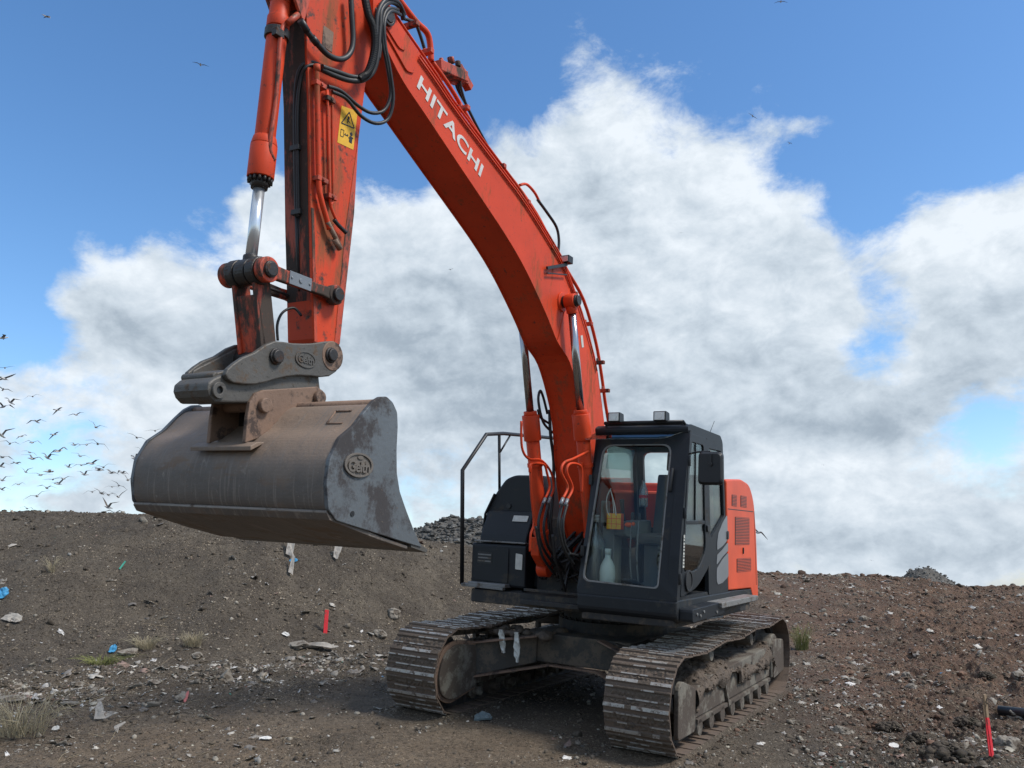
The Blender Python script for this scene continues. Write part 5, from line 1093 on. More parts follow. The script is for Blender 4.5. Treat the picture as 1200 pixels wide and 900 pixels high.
oval(580, 632, 48, 38, CPW+.001, 'coupler_emblem', Mt['steel'], cp, dot=False)
# ---- bucket
BWD = .82
bk = EX
shell = catmull([(5.40, 2.615, 0), (5.47, 2.60, 0), (5.535, 2.55, 0), (5.62, 2.455, 0), (5.73, 2.37, 0), (5.80, 2.25, 0), (5.812, 2.12, 0), (5.79, 2.00, 0), (5.72, 1.935, 0)], 6)
pts = [(p[0], p[1]) for p in shell] + [(5.70, 1.93), (4.93, 1.782)]
inner = []
for i, p in enumerate(pts):
    a = Vector(pts[max(i-1, 0)]); c = Vector(pts[min(i+1, len(pts)-1)]); d = (c-a).normalized(); inner.append((Vector(p) + Vector((-d.y, d.x))*-.022)[:])
# subdivide across so the noise and normals behave
b = B(); b.prism(pts + inner[::-1], -BWD+.01, BWD-.01)
for f in b.bm.faces: f.smooth = False
bucket = part(b, 'bucket', Mt['bshell'], bevel=.003)
side_near = [(5.42, 2.655), (5.36, 2.665), (5.30, 2.64), (5.25, 2.585), (5.235, 2.50), (5.232, 2.36), (5.215, 2.22), (5.175, 2.11), (5.10, 2.0), (5.01, 1.88), (4.92, 1.775), (5.72, 1.925), (5.79, 1.985), (5.82, 2.12), (5.81, 2.25), (5.74, 2.38), (5.63, 2.46), (5.545, 2.555), (5.48, 2.62)]
for s_ in (1, -1):
    b = B(); b.prism(rpoly(side_near, .012, 3), *sorted((s_*(BWD-.01), s_*(BWD+.018)))); b.obj('side_plate', Mt['bside'], bucket, .005)
b = B(); b.prism([(5.02, 1.776), (4.86, 1.742), (4.84, 1.757), (4.92, 1.797), (5.02, 1.815)], -BWD-.01, BWD+.01); b.obj('cutting_edge', Mt['steel'], bucket, .003)
b = B(); b.prism([(5.76, 1.925), (5.79, 1.965), (5.35, 1.85), (5.05, 1.785), (5.05, 1.765), (5.35, 1.826)], -BWD-.005, BWD+.005); b.obj('wear_plate', Mt['bshell'], bucket, .004)
b = B(); b.tube([(5.775, -BWD, 1.968), (5.775, BWD, 1.968)], .012, 8); b.obj('weld_seam', Mt['seamworn'], bucket)
b = B(); b.cyl((5.395, -BWD, 2.615), (5.395, BWD, 2.615), .03, 16); b.obj('top_lip', Mt['rusty'], bucket)
ear = [bL(u, v, .17) for u, v in ((287.5, 519), (290, 490), (293, 471), (299, 461), (309, 457), (372, 453), (379, 458), (382, 466), (381, 476))]
ep = [(p.x, p.z) for p in ear] + [(5.18, 2.56), (5.45, 2.5), (5.62, 2.42)]
for s_ in (1, -1):
    b = B(); b.prism(ep, *sorted((s_*.14, s_*.17))); b.obj('bucket_ear', Mt['rusty'], bucket, .006)
b = B(); b.prism([(5.79, 2.355), (5.84, 2.325), (5.835, 2.300), (5.72, 2.36)], -.27, .25); b.obj('ear_gusset', Mt['bshell'], bucket, .004)
b = B(); b.box(5.45, 5.60, -.14, .14, 2.44, 2.60); b.obj('ear_crossplate', Mt['grease'], bucket, .004)
for u, v in ((311, 475), (375, 466)):
    p = bL(u, v, .19); b = B(); b.cyl((p.x, -.20, p.z), (p.x, .195, p.z), .038, 20); b.cyl((p.x, .17, p.z), (p.x, .205, p.z), .045, 20); b.obj('bucket_pin', Mt['rusty'], bucket, .006)
b = B(); c_ = bL(406, 489, .55)
for p, q_ in (((5.60, .60, 2.478), (5.60, .72, 2.478)), ((5.53, .60, 2.56), (5.53, .72, 2.56)), ((5.60, .60, 2.478), (5.53, .60, 2.56))): b.tube([p, q_], .006, 6)
b.obj('weld_bead', Mt['rusty'], bucket)
b = B(); sheet(b, rpoly([(5.72, 2.13), (5.66, 2.36), (5.44, 2.34), (5.42, 2.12), (5.55, 2.06)], .06, 4), lambda x, z: (x, BWD+.018, z), lambda x, z: (x, BWD+.021, z)); 
b.bm.free()
oval(419.5, 545, 16.5, 14.5, BWD+.0185, 'bucket_emblem', Mt['bemblem'], bucket, f=lambda u, v: (u, v), depth=.012)
p = bL(413, 602, BWD+.02); b = B(); b.cyl((p.x, BWD, p.z), (p.x, BWD+.0225, p.z), .016, 12); b.obj('bolt_hole', Mt['black'], bucket)
# rags caught on the car body
for (u, v), (u2, v2), nm in (((587, 738), (590, 765), 'a'), ((605, 741), (606, 776), 'b')):
    a = bF(u, v, 1.28); c = bF(u2, v2, 1.28); vs = []
    b = B(); n = 10
    for k in range(n+1):
        p = a.lerp(c, k/n); w_ = .012+.018*math.sin(PI*min(1, k/n*1.1))+random.uniform(0, .008)
        vs.append([b.bm.verts.new(p+Vector((random.uniform(-.012, .012)+.01, dy*w_, 0))) for dy in (-1, -.3, .4, 1)] + [b.bm.verts.new(p+Vector((-.012, dy*w_, 0))) for dy in (1, -1)])
    for r0, r1 in zip(vs, vs[1:]):
        for k in range(6): b._face([r0[k], r0[(k+1) % 6], r1[(k+1) % 6], r1[k]])
    b._face(vs[0]); b._face(vs[-1][::-1])
    rp = (a+c)/2
    o = b.obj('rag', Mt['label'], None); o.matrix_world = RM
    tag(o, 'twisted grey-white rag hanging from the undercarriage, ' + ('nearer the left track' if nm == 'a' else 'the longer one, nearer the centre'), 'rag', 'rags caught on the undercarriage')
# ================================================================== loose things in the cab
def local_thing(name, b, m, origin, label, cat, group=None, bevel=.0):
    for v in b.bm.verts: v.co -= Vector(origin)
    o = b.obj(name, m, None, bevel); o.matrix_world = RM @ Matrix.Translation(origin); tag(o, label, cat, group); return o
Mt['plastic_white'] = mat('white bottle plastic', (.62, .66, .62), .45); Mt['orange_knob'] = mat('orange fabric', (.8, .12, .02), .6); Mt['redcap'] = mat('red cap', (.5, .03, .03), .4)
Mt['cloth_white'] = mat('cord', (.62, .6, .56), .8)
p = bF(712, 662, 1.50); z0 = 1.345
b = B(); b.lathe((1.50, p.y, z0), [(.06, 0), (.075, .02), (.078, .16), (.07, .22), (.045, .27), (.028, .30), (.028, .33)])
o = local_thing('bottle', b, Mt['plastic_white'], (1.50, p.y, z0), 'white plastic bottle standing on the cab floor behind the windscreen', 'bottle')
b = B(); b.lathe((0, 0, 0), [(.033, .33), (.033, .38), (.03, .385)]); b.obj('cap', Mt['plastic_white'], o)
p = bF(698, 622, 1.47)
b = B(); b.lathe((1.45, p.y-.01, 1.345), [(.09, 0), (.10, .03), (.10, .40), (.095, .46), (.05, .56), (.035, .60), (.035, .64)]); o = local_thing('water_container', b, Mt['clearplastic'], (1.45, p.y-.01, 1.345), 'tall cloudy clear plastic container leaning in the left corner of the windscreen', 'container')
b = B()
for k in range(5): b.hollow((0, 0, .645+k*.014), (0, 0, .652+k*.014), .036, .028, 14)
b.obj('coil_cap', Mt['cloth_white'], o)
p = bF(721, 611, 1.42); b = B()
for i in range(3):
    for j in range(3): b.box(1.40, 1.46, p.y-.075+i*.052, p.y-.028+i*.052, p.z-.075+j*.052, p.z-.028+j*.052)
o = local_thing('yellow_box', b, Mt['yellow'], (1.43, p.y, p.z-.075), 'small yellow box divided into squares behind the windscreen', 'box', bevel=.004)
b = B(); b.box(-.032, .028, -.076, .08, -.002, .154); b.obj('box_core', Mt['orange_knob'], o)
p = bF(737, 615, 1.42)
b = B(); b.sphere((1.42, p.y, p.z), .032, 1, 1.4, .8); b.sphere((1.42, p.y+.045, p.z+.01), .02); o = local_thing('glove', b, Mt['orange_knob'], (1.42, p.y, p.z-.03), 'crumpled bright orange glove lying by the levers in the cab', 'glove')
p = bF(752, 580, 1.15); b = B(); b.lathe((1.1, p.y, p.z-.12), [(.04, 0), (.045, .02), (.045, .16), (.02, .23), (.016, .25), (.016, .27)]); o = local_thing('drink_bottle', b, Mt['clearplastic'], (1.1, p.y, p.z-.12), 'clear drink bottle with a red band standing upright beside the cab seat', 'bottle')
b = B(); b.hollow((0, 0, .09), (0, 0, .12), .0465, .044, 16); b.obj('red_band', Mt['redcap'], o)
b = B(); q = [bF(716, 572, 1.46), bF(711, 584, 1.46), bF(712, 600, 1.46), bF(719, 606, 1.45), bF(718, 585, 1.46), bF(715, 573, 1.46), bF(720, 590, 1.46), bF(722, 604, 1.46)]
b.tube(q, .005, 6, smooth=6); local_thing('cable', b, Mt['cloth_white'], q[0], 'white charging cable hanging in a loop behind the windscreen', 'cable')
# ================================================================== stakes and scraps on the ground
Mt['wood'] = mat('raw pine stake', (.30, .21, .13), .8, dirt=(.16, .12, .09), amt=.4, scale=20, bump=.3); Mt['redpaint'] = mat('fluorescent red paint', (.78, .035, .05), .6, dirt=(.22, .10, .07), amt=.5, scale=14)
Mt['bluep'] = mat('blue plastic', (.05, .27, .48), .5); Mt['tarp'] = mat('dirty pale sheeting', (.34, .31, .27), .7, dirt=(.13, .10, .08), amt=.45, scale=9, bump=.3)
Mt['greyblue'] = mat('grey blue rag', (.14, .18, .19), .85, dirt=(.10, .09, .08), amt=.4, scale=20); Mt['pink'] = mat('faded red strip', (.52, .17, .16), .7); Mt['green'] = mat('green plastic', (.05, .30, .22), .5)
Mt['concrete'] = mat('pale broken stone', (.23, .205, .17), .9, dirt=(.10, .08, .06), amt=.58, scale=8, bump=.6); Mt['pipeblack'] = mat('black pipe', (.015, .016, .018), .4)
Mt['grassdry'] = mat('dry grass', (.34, .29, .19), .8); Mt['grassgreen'] = mat('weeds', (.20, .21, .07), .8)
def stake(u, v, H, w, lean, label, redfrac, th=.02):
    g = ground_px(u, v); o = empty('stake', Matrix.Translation(g) @ Matrix.Rotation(lean, 4, 'Y') @ Matrix.Rotation(.35, 4, 'Z')); tag(o, label, 'stake', 'survey stakes')
    zr = H*redfrac; zb = -.06
    b = B(); b.box(-w/2, w/2, -th/2, th/2, zr if redfrac < 1 else H-.012, H); b.obj('bare_top', Mt['wood'], o, .002)
    b = B(); b.box(-w/2, w/2, -th/2, th/2, zb, zr if redfrac < 1 else H-.012); b.obj('painted_shaft', Mt['redpaint'], o, .002); return o
s1 = stake(381, 743, .33, .055, .03, 'short bright red stake at the foot of the left bank', 1.)
g = ground_px(1163, 889); 
s2 = stake(1163, 889, .50, .028, -.01, 'wooden stake with red painted lower half at the bottom right', .62, .02)
b = B(); b.prism([(-.034, 0), (-.012, 0), (-.012, .31), (-.02, .29), (-.030, .20)], -.004, .004); o = b.obj('red_flap', Mt['redpaint'], s2)
b = B(); b.tube([(.02, -.011, .42), (-.01, -.0125, .44), (.01, -.0125, .47), (-.012, -.012, .40)], .002, 5); b.obj('stake_mark', Mt['black'], s2)
s3 = empty('lath', Matrix.Translation(ground_px(1159, 870)) @ Matrix.Rotation(-.02, 4, 'Y')); tag(s3, 'thin weathered lath standing just behind the red and wood stake', 'lath')
b = B(); b.box(-.012, .012, -.005, .005, -.05, .33); b.obj('shaft', Mt['wood'], s3, .001)
def scrap(name, u, v, wpx, hpx, m, label, cat, th=.006, tiltx=0., rot=0., seed=0, lift=.01, crumple=.15, parts=None, group=None, outline=None):
    g = ground_px(u, v); d = g.y; w = wpx/FPX*d/2; h = hpx/FPX*d/2; r = random.Random(seed); n = 7
    o2 = outline or [(-1, -.8), (-.3, -1), (.6, -.85), (1, -.2), (.8, .6), (.2, 1), (-.6, .75), (-.9, .1)]
    b = B(); grid = {}
    pts = [Vector((x*w, y*h)) for x, y in o2]
    # radial grid inside the outline
    R_ = 4; K = len(pts)*3; rim = []
    for k in range(K):
        i = k//3; t = (k % 3)/3; rim.append(pts[i].lerp(pts[(i+1) % len(pts)], t)*r.uniform(.93, 1.06))
    c = sum(pts, Vector((0, 0)))/len(pts); top = []; bot = []
    for j in range(1, R_+1):
        row = []; row2 = []
        for p_ in rim:
            q = c.lerp(p_, j/R_); z = mnoise.noise(Vector((q.x/w*1.6+seed, q.y/h*1.6, seed*3.)))*crumple*w + r.uniform(-1, 1)*crumple*w*.12
            row.append(b.bm.verts.new((q.x, q.y, z+th/2))); row2.append(b.bm.verts.new((q.x, q.y, z-th/2)))
        top.append(row); bot.append(row2)
    ct_ = b.bm.verts.new((c.x, c.y, th/2)); cb2 = b.bm.verts.new((c.x, c.y, -th/2))
    for k in range(K):
        k2 = (k+1) % K; b._face([ct_, top[0][k], top[0][k2]]); b._face([cb2, bot[0][k2], bot[0][k]]); b._face([top[-1][k2], top[-1][k], bot[-1][k], bot[-1][k2]])
        for j in range(R_-1): b._face([top[j][k], top[j+1][k], top[j+1][k2], top[j][k2]]); b._face([bot[j][k2], bot[j+1][k2], bot[j+1][k], bot[j][k]])
    o = b.obj(name, m, None, 0); o.matrix_world = Matrix.Translation(g+Vector((0, 0, lift+h*math.sin(tiltx)*.9))) @ Matrix.Rotation(tiltx, 4, 'X') @ Matrix.Rotation(rot, 4, 'Z'); tag(o, label, cat, group); return o
U = math.radians
V_ = [(-1, .9), (-.75, 1), (-.2, -.1), (.6, -.5), (1, -.35), (.2, -.9), (-.6, -1)]
for a in (
    ('plastic_sheet', 339, 650, 24, 24, 'tarp', 'largest torn pale plastic sheet high on the bank below the bucket', 'plastic sheet', .006, 1.0, .5, 1, [(-1, 1), (0, .9), (1, -.8), (.3, -1), (-.4, .2)]),
    ('plastic_sheet', 342, 673, 16, 24, 'tarp', 'narrow torn pale plastic strip just below the larger sheet on the bank', 'plastic sheet', .006, 1.0, .4, 2, [(-1, 1), (-.4, .9), (1, -1), (.2, -.9)]),
    ('plastic_sheet', 394, 655, 14, 20, 'tarp', 'folded pale plastic scrap on the bank to the right of the two torn sheets', 'plastic sheet', .006, 1.0, .35, 3, [(-1, 1), (.5, .8), (1, -1), (.1, -.9)]),
    ('blue_scrap', 344, 660, 10, 5, 'bluep', 'tiny blue plastic scrap under the largest torn sheet', 'plastic scrap', .006, 1.0, 0, 4, None),
    ('blue_bag', 2, 703, 13, 15, 'bluep', 'crumpled light blue bag on the bank at the left edge', 'plastic bag', .012, 1.0, 0, 5, None),
    ('blue_bag', 132, 766, 8, 10, 'bluep', 'small blue plastic bag beside a grey stone at the foot of the bank', 'plastic bag', .012, 1.1, 0, 6, None),
    ('torn_sheet', 124, 843, 30, 24, 'tarp', 'torn v-shaped sheet of pale board lying in the left foreground', 'torn board', .008, .75, 0, 7, V_),
    ('board_scrap', 212, 823, 10, 12, 'concrete', 'pale scrap of board beside the pink strip', 'board scrap', .01, .8, .6, 8, None),
    ('pink_strip', 218, 824, 3.5, 13, 'pink', 'faded pink strip standing in the debris on the left', 'plastic strip', .006, 1.2, .1, 9, None),
    ('green_strip', 143, 668, 4, 11, 'green', 'green plastic strip lying high on the left bank', 'plastic strip', .006, 1.0, .5, 10, [(-1, 1), (0, 1), (1, -1), (0, -1)]),
    ('grey_rag', 566, 844, 20, 14, 'greyblue', 'crumpled grey-blue rag on the mud between the tracks', 'rag', .02, .35, 0, 11, None),
    ('white_scrap', 311, 868, 14, 7, 'cloth_white', 'white paper scrap flattened in the foreground mud', 'paper scrap', .004, .3, 0, 12, None),
    ('white_scrap', 65, 858, 8, 6, 'cloth_white', 'curled white scrap to the left of the torn v-shaped sheet', 'paper scrap', .006, .8, 0, 13, None),
    ('white_scrap', 335, 747, 10, 5, 'cloth_white', 'white scrap left of the short red stake', 'paper scrap', .006, .8, .5, 14, None),
    ('plastic_sheet', 14, 730, 24, 12, 'tarp', 'pale crumpled sheeting with sticks on the bank at the left edge', 'plastic sheet', .006, .9, .2, 15, None),
    ('plastic_sheet', 140, 858, 14, 12, 'tarp', 'small grey curl of plastic below the torn v-shaped sheet', 'plastic scrap', .006, .7, 1.2, 16, V_),
    ('board_scrap', 82, 829, 22, 6, 'concrete', 'long flat pale scrap in the debris at the left', 'board scrap', .012, .4, .1, 17, None),
    ('board_scrap', 1048, 878, 12, 8, 'cloth_white', 'white scrap among the lumps in the right foreground', 'board scrap', .01, .5, .1, 18, None),
    ('brown_patch', 366, 760, 62, 14, 'tarp', 'flat muddy sheet half buried below the short red stake', 'muddy sheet', .006, .25, 0, 19, None)):
    nm, u, v, w, h, m, lab, cat, th, tx, ro, sd_, ol = a
    o = scrap(nm, u, v, w, h, Mt[m], lab, cat, th, tx, -ro, sd_, outline=ol, crumple=.3 if 'bag' in nm or 'rag' in nm else .16)
# stones of their own
def stone(u, v, w, h, m, label, seed, sub=5, flat=.7):
    g = ground_px(u, v); d = g.y; W2 = .8*w/FPX*d/2; H2 = .7*h/FPX*d/2
    V, Fc = ico(sub); out = np.zeros_like(V)
    for k in range(len(V)):
        q = Vector(V[k]); out[k] = V[k]*(1+.45*mnoise.noise(q*1.2+Vector((seed*3.7, 0, 0)))+.22*mnoise.noise(q*2.8+Vector((0, seed, 0)))+(.34 if m == 'clodm' else .1)*mnoise.fractal(q*(3.2 if m == 'clodm' else 5)+Vector((seed, 0, 0)), .8, 2., 5))
    r = np.random.default_rng(seed)
    for j in range(6):
        nrm = r.normal(size=3); nrm /= np.linalg.norm(nrm); c = (.6 if m != 'clodm' else .8)+.3*r.random(); dd = out@nrm; out -= np.outer(np.maximum(dd-c, 0), nrm)
    out *= np.array([W2, W2*.8, H2])
    if m == 'clodm':
        n = 420; nv = len(rs0[0]); cc = np.zeros((n, nv, 3)); P = r.normal(size=(n, 3)); P /= np.linalg.norm(P, axis=1)[:, None]; P *= (r.random(n)**.35*.88)[:, None]; P[:, 2] = np.abs(P[:, 2])*.9-.1
        P *= np.array([W2, W2*.8, H2])*(1+.25*np.sin(P[:, :1]*3+seed)); sz = W2*np.minimum(.065*np.exp(r.exponential(.45, n)), .24)
        for k in range(n): cc[k] = rs0[r.integers(0, len(rs0))]*sz[k]*np.array([1, .9, .7]) + P[k]
        Fc = (f0[None]+(np.arange(n)*nv)[:, None, None]).reshape(-1, 3); out = cc.reshape(-1, 3)
    me = np_mesh('stone', out, Fc, 3); me.materials.append(Mt[m]); o = bpy.data.objects.new('stone', me); COL.objects.link(o); o.matrix_world = Matrix.Translation(g+Vector((0, 0, H2*.15)))
    tag(o, label, 'stone', 'broken stones'); return o
Mt['clodm'] = mat('dark peaty clod', (.07, .055, .04), .95, dirt=(.16, .135, .085), amt=.4, scale=14, bump=1., bscale=45, dirt2=(.2, .17, .13), amt2=.2, scale2=40)
for a in ((265, 800, 20, 26, 'concrete', 'brown squared stone standing upright in the left debris'), (350, 757, 34, 14, 'concrete', 'flat slab half buried to the left of the red stake'), (150, 768, 30, 16, 'concrete', 'grey boulder beside the small blue bag'),
          (1183, 878, 36, 30, 'concrete', 'large pale stone just right of the bottom right stake'), (1194, 842, 30, 22, 'concrete', 'pale stones under the black pipe at the right edge'), (1192, 795, 18, 22, 'concrete', 'pale boulder above the black pipe at the right edge'),
          (1062, 794, 14, 14, 'concrete', 'small rounded pale stone on the right slope'), (1012, 726, 12, 9, 'concrete', 'small pale stone on the reddish slope, left of the far heap'), (445, 745, 20, 18, 'concrete', 'grey stone just left of the left track'),
          (462, 722, 22, 20, 'concrete', 'pale stone against the bank above the left track'), (10, 822, 40, 16, 'concrete', 'flat grey stone at the left edge above the dry grass'), (90, 806, 24, 9, 'concrete', 'thin flat stone in the left debris'),
          (1158, 795, 26, 22, 'clodm', 'dark clod on the right, left of the pale boulder'), (1105, 890, 76, 40, 'clodm', 'largest dark clod at the bottom right'), (1040, 855, 46, 20, 'clodm', 'low dark clod left of the largest one'), (1074, 872, 34, 26, 'clodm', 'dark clod leaning against the largest clod'),
          (1130, 850, 40, 26, 'clodm', 'dark clod behind the bottom right stake'), (985, 858, 30, 14, 'concrete', 'flat stone right of the right track'), (930, 848, 18, 12, 'concrete', 'small stone beside the front of the right track'), (1000, 800, 20, 12, 'concrete', 'stone on the slope above the flat stone'),
          (230, 770, 18, 10, 'concrete', 'small stone at the foot of the bank in the middle of the debris'), (180, 800, 22, 10, 'concrete', 'low stone in the middle of the left debris'), (60, 775, 16, 10, 'concrete', 'small stone on the lower bank at far left')):
    stone(*a, seed=int(a[0]) % 97)
# black pipe at the right edge
g = ground_px(1172, 843); g2 = ground_px(1215, 846); b = B(); b.cyl(Vector((0, 0, 0)), (g2-g)*1.4, .055, 20); o = b.obj('pipe', Mt['pipeblack'], None, 0); o.matrix_world = Matrix.Translation(g+Vector((0, 0, .06))); tag(o, 'black plastic pipe end lying at the right edge', 'pipe')
# grass tufts
def tuft(u, v, w, h, n, m, label, seed, droop=.5, nm='grass_tuft'):
    g = ground_px(u, v); d = g.y; r = random.Random(seed); W2 = w/FPX*d/2; H = h/FPX*d; b = B()
    for k in range(n):
        a = r.uniform(0, 6.28); rr_ = r.random()**.6*W2*.55; p = Vector((math.cos(a)*rr_, math.sin(a)*rr_*.6, -.01)); L_ = H*r.uniform(.5, 1.15); dr = Vector((math.cos(a)+r.gauss(0, .5), math.sin(a)+r.gauss(0, .5), 0))*L_*droop*r.uniform(.2, 1.1)
        q = [p, p+Vector((0, 0, L_*.5))+dr*.25, p+Vector((0, 0, L_*r.uniform(.6, .95)))+dr*.75, p+Vector((0, 0, L_*r.uniform(.35, .9)))+dr*1.2]
        w_ = r.uniform(.0015, .004); b.tube(q, [w_, w_, w_*.7, w_*.2], 3, cap=False)
    o = b.obj(nm, m, None, 0); o.matrix_world = Matrix.Translation(g); tag(o, label, 'grass', 'tufts of weeds'); return o
tuft(22, 862, 105, 46, 150, Mt['grassdry'], 'largest tuft of dry straw-coloured grass in the lower left corner', 1, 1.)
tuft(225, 758, 36, 18, 120, Mt['grassdry'], 'small dry tuft at the foot of the bank, left of the red stake', 2)
tuft(170, 762, 40, 16, 120, Mt['grassdry'], 'low dry tuft right of the small blue bag', 3, .9)
tuft(118, 780, 50, 14, 160, Mt['grassgreen'], 'flat greenish weeds below the small blue bag', 4, 1.2)
tuft(940, 762, 26, 30, 120, Mt['grassgreen'], 'yellow-green tuft behind the right track', 5, .4)
tuft(60, 712-40, 14, 20, 30, Mt['grassdry'], 'thin dry tuft high on the left bank', 6, .8)
# rubble heaps on the skyline
def heap(px0, px1, ytop, ybase, dist, label, seed, n, peak=.5, tone=.14):
    xc = ((px0+px1)/2-600)/FPX*dist; w = (px1-px0)/FPX*dist/2; z0 = CAMH+(676.8-ybase)/FPX*dist; H = (ybase-ytop)/FPX*dist; r = np.random.default_rng(seed)
    b = B(); nx = 56; vs = []
    for i in range(nx):
        for j in range(nx):
            x = -1+2*i/(nx-1); y = -1+2*j/(nx-1); rr_ = math.hypot(x-(peak-.5)*0, y); hgt = min(1., max(0, 1.15-rr_**1.25)*(1+.25*mnoise.noise(Vector((x*2, y*2, seed))))) ; sk = max(.05, 1-.35*abs(x-(peak-.5)*2))
            vs.append(b.bm.verts.new((x*w*1.15, y*min(w*1.1, 1.8), -.6*H+1.6*H*hgt*sk**.7*.95 + H*.10*mnoise.fractal(Vector((x*6, y*6, seed)), 1., 2., 4))))
    for i in range(nx-1):
        for j in range(nx-1): b._face([vs[i*nx+j], vs[(i+1)*nx+j], vs[(i+1)*nx+j+1], vs[i*nx+j+1]])
    tops = [(v.co.x, v.co.y, v.co.z) for v in vs]
    o = b.obj('rubble_heap', Mt['heap'], None, 0); o.matrix_world = Matrix.Translation((xc, dist, z0)); tag(o, label, 'rubble heap', 'rubble heaps on the skyline')
    sel = r.choice(len(tops), n); T = np.array(tops)[sel]; nv = len(rs1[0]); co = np.zeros((n, nv, 3)); s_ = .035*H*np.minimum(np.exp(r.exponential(.4, n)), 3.2)
    for i in range(n): co[i] = rs1[r.integers(0, len(rs1))]*s_[i]*np.array([1, .8, .7]) + T[i] + r.normal(size=3)*.03
    F_ = (f1[None]+(np.arange(n)*nv)[:, None, None]).reshape(-1, 3); tn = np.full((n, 3), 1.)*np.array([tone, tone*.97, tone*.9])*r.uniform(.45, 1.6, (n, 1))
    me = np_mesh('rubble_stones', co.reshape(-1, 3), F_, 3, np.repeat(tn, nv, 0)); me.materials.append(Mt['clod']); q = bpy.data.objects.new('rubble_stones', me); COL.objects.link(q); q.parent = o; tag(q, kind='stuff')
Mt['heap'] = mat('grey rubble', (.10, .092, .08), .95, dirt=(.05, .045, .04), amt=.5, scale=3, bump=1., bscale=8)
heap(420, 690, 606, 650, 22, 'heap of grey broken rubble behind the tool box, left of the cab', 3, 6000, .42, .10)
heap(1030, 1108, 665, 686, 27, 'small cone of grey rubble on the skyline at the right', 8, 1400, .55, .15)
# ================================================================== gulls
Mt['gull'] = tonemat('gull plumage', .8, 0, 5)
def gull_mesh(a1, a2, sweep, dark, seed, turn=0.):
    # span 1.3 m along X, nose towards +Y
    r = random.Random(seed); V = []; Fc = []; T = []
    def add(vs, fs, col):
        b0 = len(V); V.extend(vs); Fc.extend([[b0+i for i in f] for f in fs]); T.extend(col if isinstance(col, list) else [col]*len(vs))
    rings = [(-.30, .004, 0), (-.24, .05, .0), (-.16, .035, .0), (-.05, .055, -.005), (.06, .06, -.008), (.15, .045, 0), (.20, .034, .012), (.25, .030, .016), (.275, .012, .012), (.32, .003, .004)]
    K = 8; vs = []; cl = []
    for i, (y, rad_, z) in enumerate(rings):
        for k in range(K):
            a = 2*PI*k/K; fx = 1.5 if i in (1,) else 1; fz = .25 if i in (0, 1) else .9
            vs.append((math.cos(a)*rad_*fx, y, z+math.sin(a)*rad_*fz)); cl.append((.6, .6, .6) if math.sin(a) < .3 or i > 5 else dark)
    fs = [[i*K+k, i*K+(k+1) % K, (i+1)*K+(k+1) % K, (i+1)*K+k] for i in range(len(rings)-1) for k in range(K)]
    add(vs, fs, cl)
    for s_ in (1, -1):
        st_ = [(.03, 0, .15), (.14, 0, .15), (.28, 1, .135), (.42, 1.4, .10), (.56, 1.9, .055), (.66, 2.2, .012)]; row = []; x = .03; z = .02; y = .02; px_ = .03; vs = []; cl = []
        for j, (xx, k, ch) in enumerate(st_):
            dx = xx-px_; ang_ = a1 if xx < .30 else a2
            ang_ += turn*s_
            x += dx*math.cos(ang_); z += dx*math.sin(ang_); px_ = xx
            y = .04 + (.10*min(xx/.28, 1) - sweep*max(0, xx-.28)); th = .010*(1-xx/.7)+.002
            vs += [(s_*x, y+ch*.45, z), (s_*x, y+ch*.1, z+th), (s_*x, y-ch*.55, z), (s_*x, y+ch*.1, z-th)]
            c = (.025, .025, .028) if xx > .5 else dark; cl += [c, c, c, (.35, .35, .36) if xx < .5 else c]
        fs = [[j*4+k, j*4+(k+1) % 4, (j+1)*4+(k+1) % 4, (j+1)*4+k] for j in range(len(st_)-1) for k in range(4)] + [[0, 3, 2, 1], [20, 21, 22, 23]]
        add(vs, fs, cl)
    me = bpy.data.meshes.new('gull'); me.from_pydata(V, [], Fc); a = me.color_attributes.new('tone', 'FLOAT_COLOR', 'POINT'); a.data.foreach_set('color', np.c_[np.array(T), np.ones(len(T))].astype(np.float32).ravel()); me.materials.append(Mt['gull']); me.update(); return me
GR, BR_ = (.17, .175, .18), (.13, .11, .09)
gm = [gull_mesh(.50, -.25, .35, GR, 1), gull_mesh(.25, -.10, .3, BR_, 2), gull_mesh(.75, .1, .4, GR, 3), gull_mesh(.15, -.45, .3, BR_, 4), gull_mesh(.40, -.55, .45, GR, 5), gull_mesh(.9, .45, .3, BR_, 6)]
pose = ['shallow M wings', 'flat wings', 'raised wings', 'bowed wings', 'bent wings', 'steep V wings']
flock = [(8,55),(20,177),(15,220),(12,265),(133,293),(45,318),(12,335),(232,347),(308,367),(150,395),(390,418),(630,432),(555,460),(218,447),(85,455),(8,452),(40,485),(130,480),(300,490),(352,488),(397,485),(120,520),(235,515),(130,545),(195,543),(325,535),(370,565),(420,580),(65,563),(10,540),(5,576),(280,580),(105,600),(345,610),(405,592),(455,603),(500,603),(165,612),(197,598),(215,630),(258,627),(235,648),(10,633),(75,650),(190,665),(8,670),(520,632),(375,680),(412,686),(455,660),(440,692),(482,655),(440,743),(465,768),(150,697),(110,748),(555,548),(575,512),(480,700),(330,572)]
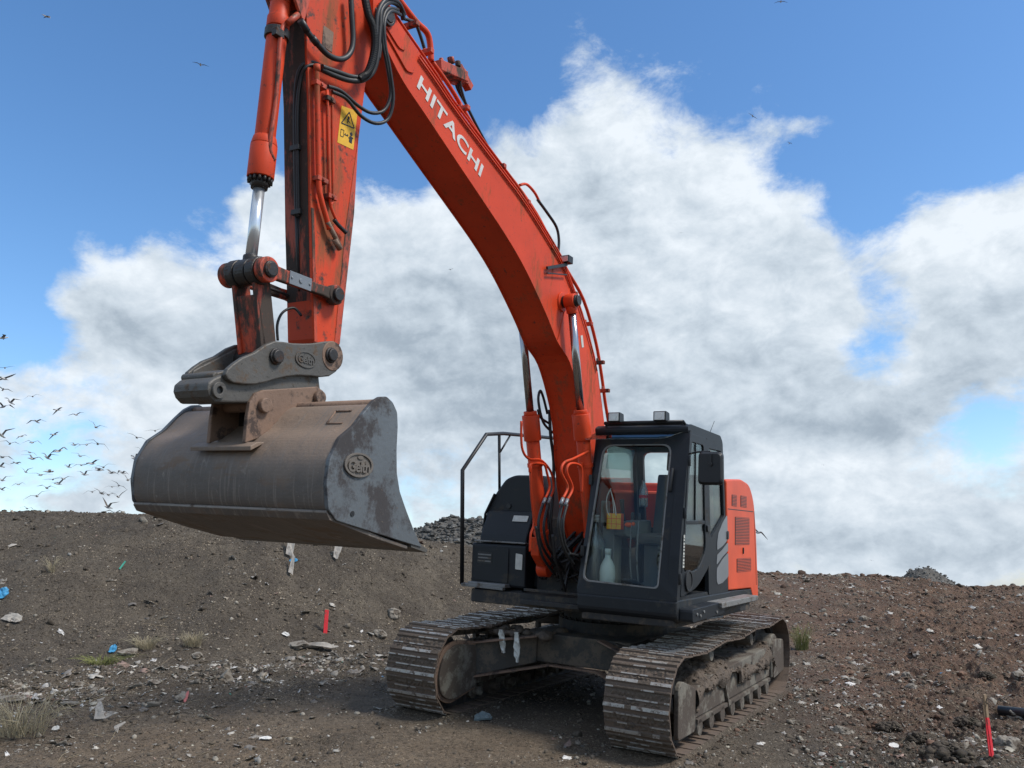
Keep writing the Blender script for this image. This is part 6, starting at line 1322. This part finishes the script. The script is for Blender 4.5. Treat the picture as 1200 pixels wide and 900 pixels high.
def put_gull(u, v, wpx, k, seed, label, group, yaw=None, roll=None, pitch_=None):
    r = random.Random(seed); dist = 1.3*FPX/wpx*.95; d = pxdir(u, v); P = Vector((0, 0, CAMH))+d*dist
    o = bpy.data.objects.new('gull', gm[k]); COL.objects.link(o)
    yaw = r.choice([0, PI])+r.gauss(0, .45) if yaw is None else yaw
    o.matrix_world = Matrix.Translation(P) @ Matrix.Rotation(yaw, 4, 'Z') @ Matrix.Rotation(r.gauss(-.1, .2) if roll is None else roll, 4, 'Y') @ Matrix.Rotation(r.gauss(.1, .12) if pitch_ is None else pitch_, 4, 'X')
    tag(o, label, 'gull', group); return o
rows = sorted(flock, key=lambda p: p[1]); lab = {}
names = ['top', 'second', 'third', 'fourth', 'fifth', 'sixth', 'seventh', 'eighth', 'ninth', 'lowest']
ordn = ['leftmost', 'second from the left', 'third from the left', 'fourth from the left', 'fifth from the left', 'rightmost']
per = 6
for ri in range(0, len(rows), per):
    row = sorted(rows[ri:ri+per])
    for j, p in enumerate(row):
        od = ordn[j] if len(row) == per or j < len(row)-1 else 'rightmost'
        lab[p] = (names[min(ri//per, 9)], od)
for i, p in enumerate(flock):
    k = random.Random(i*7+1).randrange(6); wpx = random.Random(i).uniform(17, 31); nm, od = lab[p]
    put_gull(p[0]/3.464, 380+p[1]/3.464, wpx, k, i+100, 'gull with %s, %s in the %s band of the flock' % (pose[k], od, nm), 'flock of gulls to the left of the bucket')
LONE = 'single gulls scattered over the sky'
put_gull(54, 19, 21, 3, 1, 'lone gull gliding in the upper left corner of the sky', LONE, roll=.45); put_gull(235, 76, 19, 0, 2, 'lone gull in the blue sky left of the arm', LONE, roll=.1)
put_gull(882, 136, 13, 1, 3, 'lone gull high above the cloud right of the boom, wings slanting', LONE, roll=.75); put_gull(915, 2, 16, 3, 4, 'pale gull cut by the top edge of the picture', LONE, roll=.1)
put_gull(925, 168, 7, 0, 5, 'tiny distant gull just below the slanting gull, right of the boom', LONE); put_gull(798, 273, 6, 0, 6, 'tiny distant gull in front of the bright cloud right of the boom', LONE)
put_gull(528, 316, 8, 1, 7, 'tiny distant gull seen under the boom', LONE, roll=.3); put_gull(965, 545, 5, 0, 8, 'tiny distant gull in the grey cloud right of the cab', LONE); put_gull(1021, 657, 5, 0, 9, 'tiny distant gull just above the skyline left of the small heap', LONE)
put_gull(889, 624, 30, 4, 10, 'gull half hidden behind the orange side cover, wing bent down', LONE, yaw=.3, roll=.5)
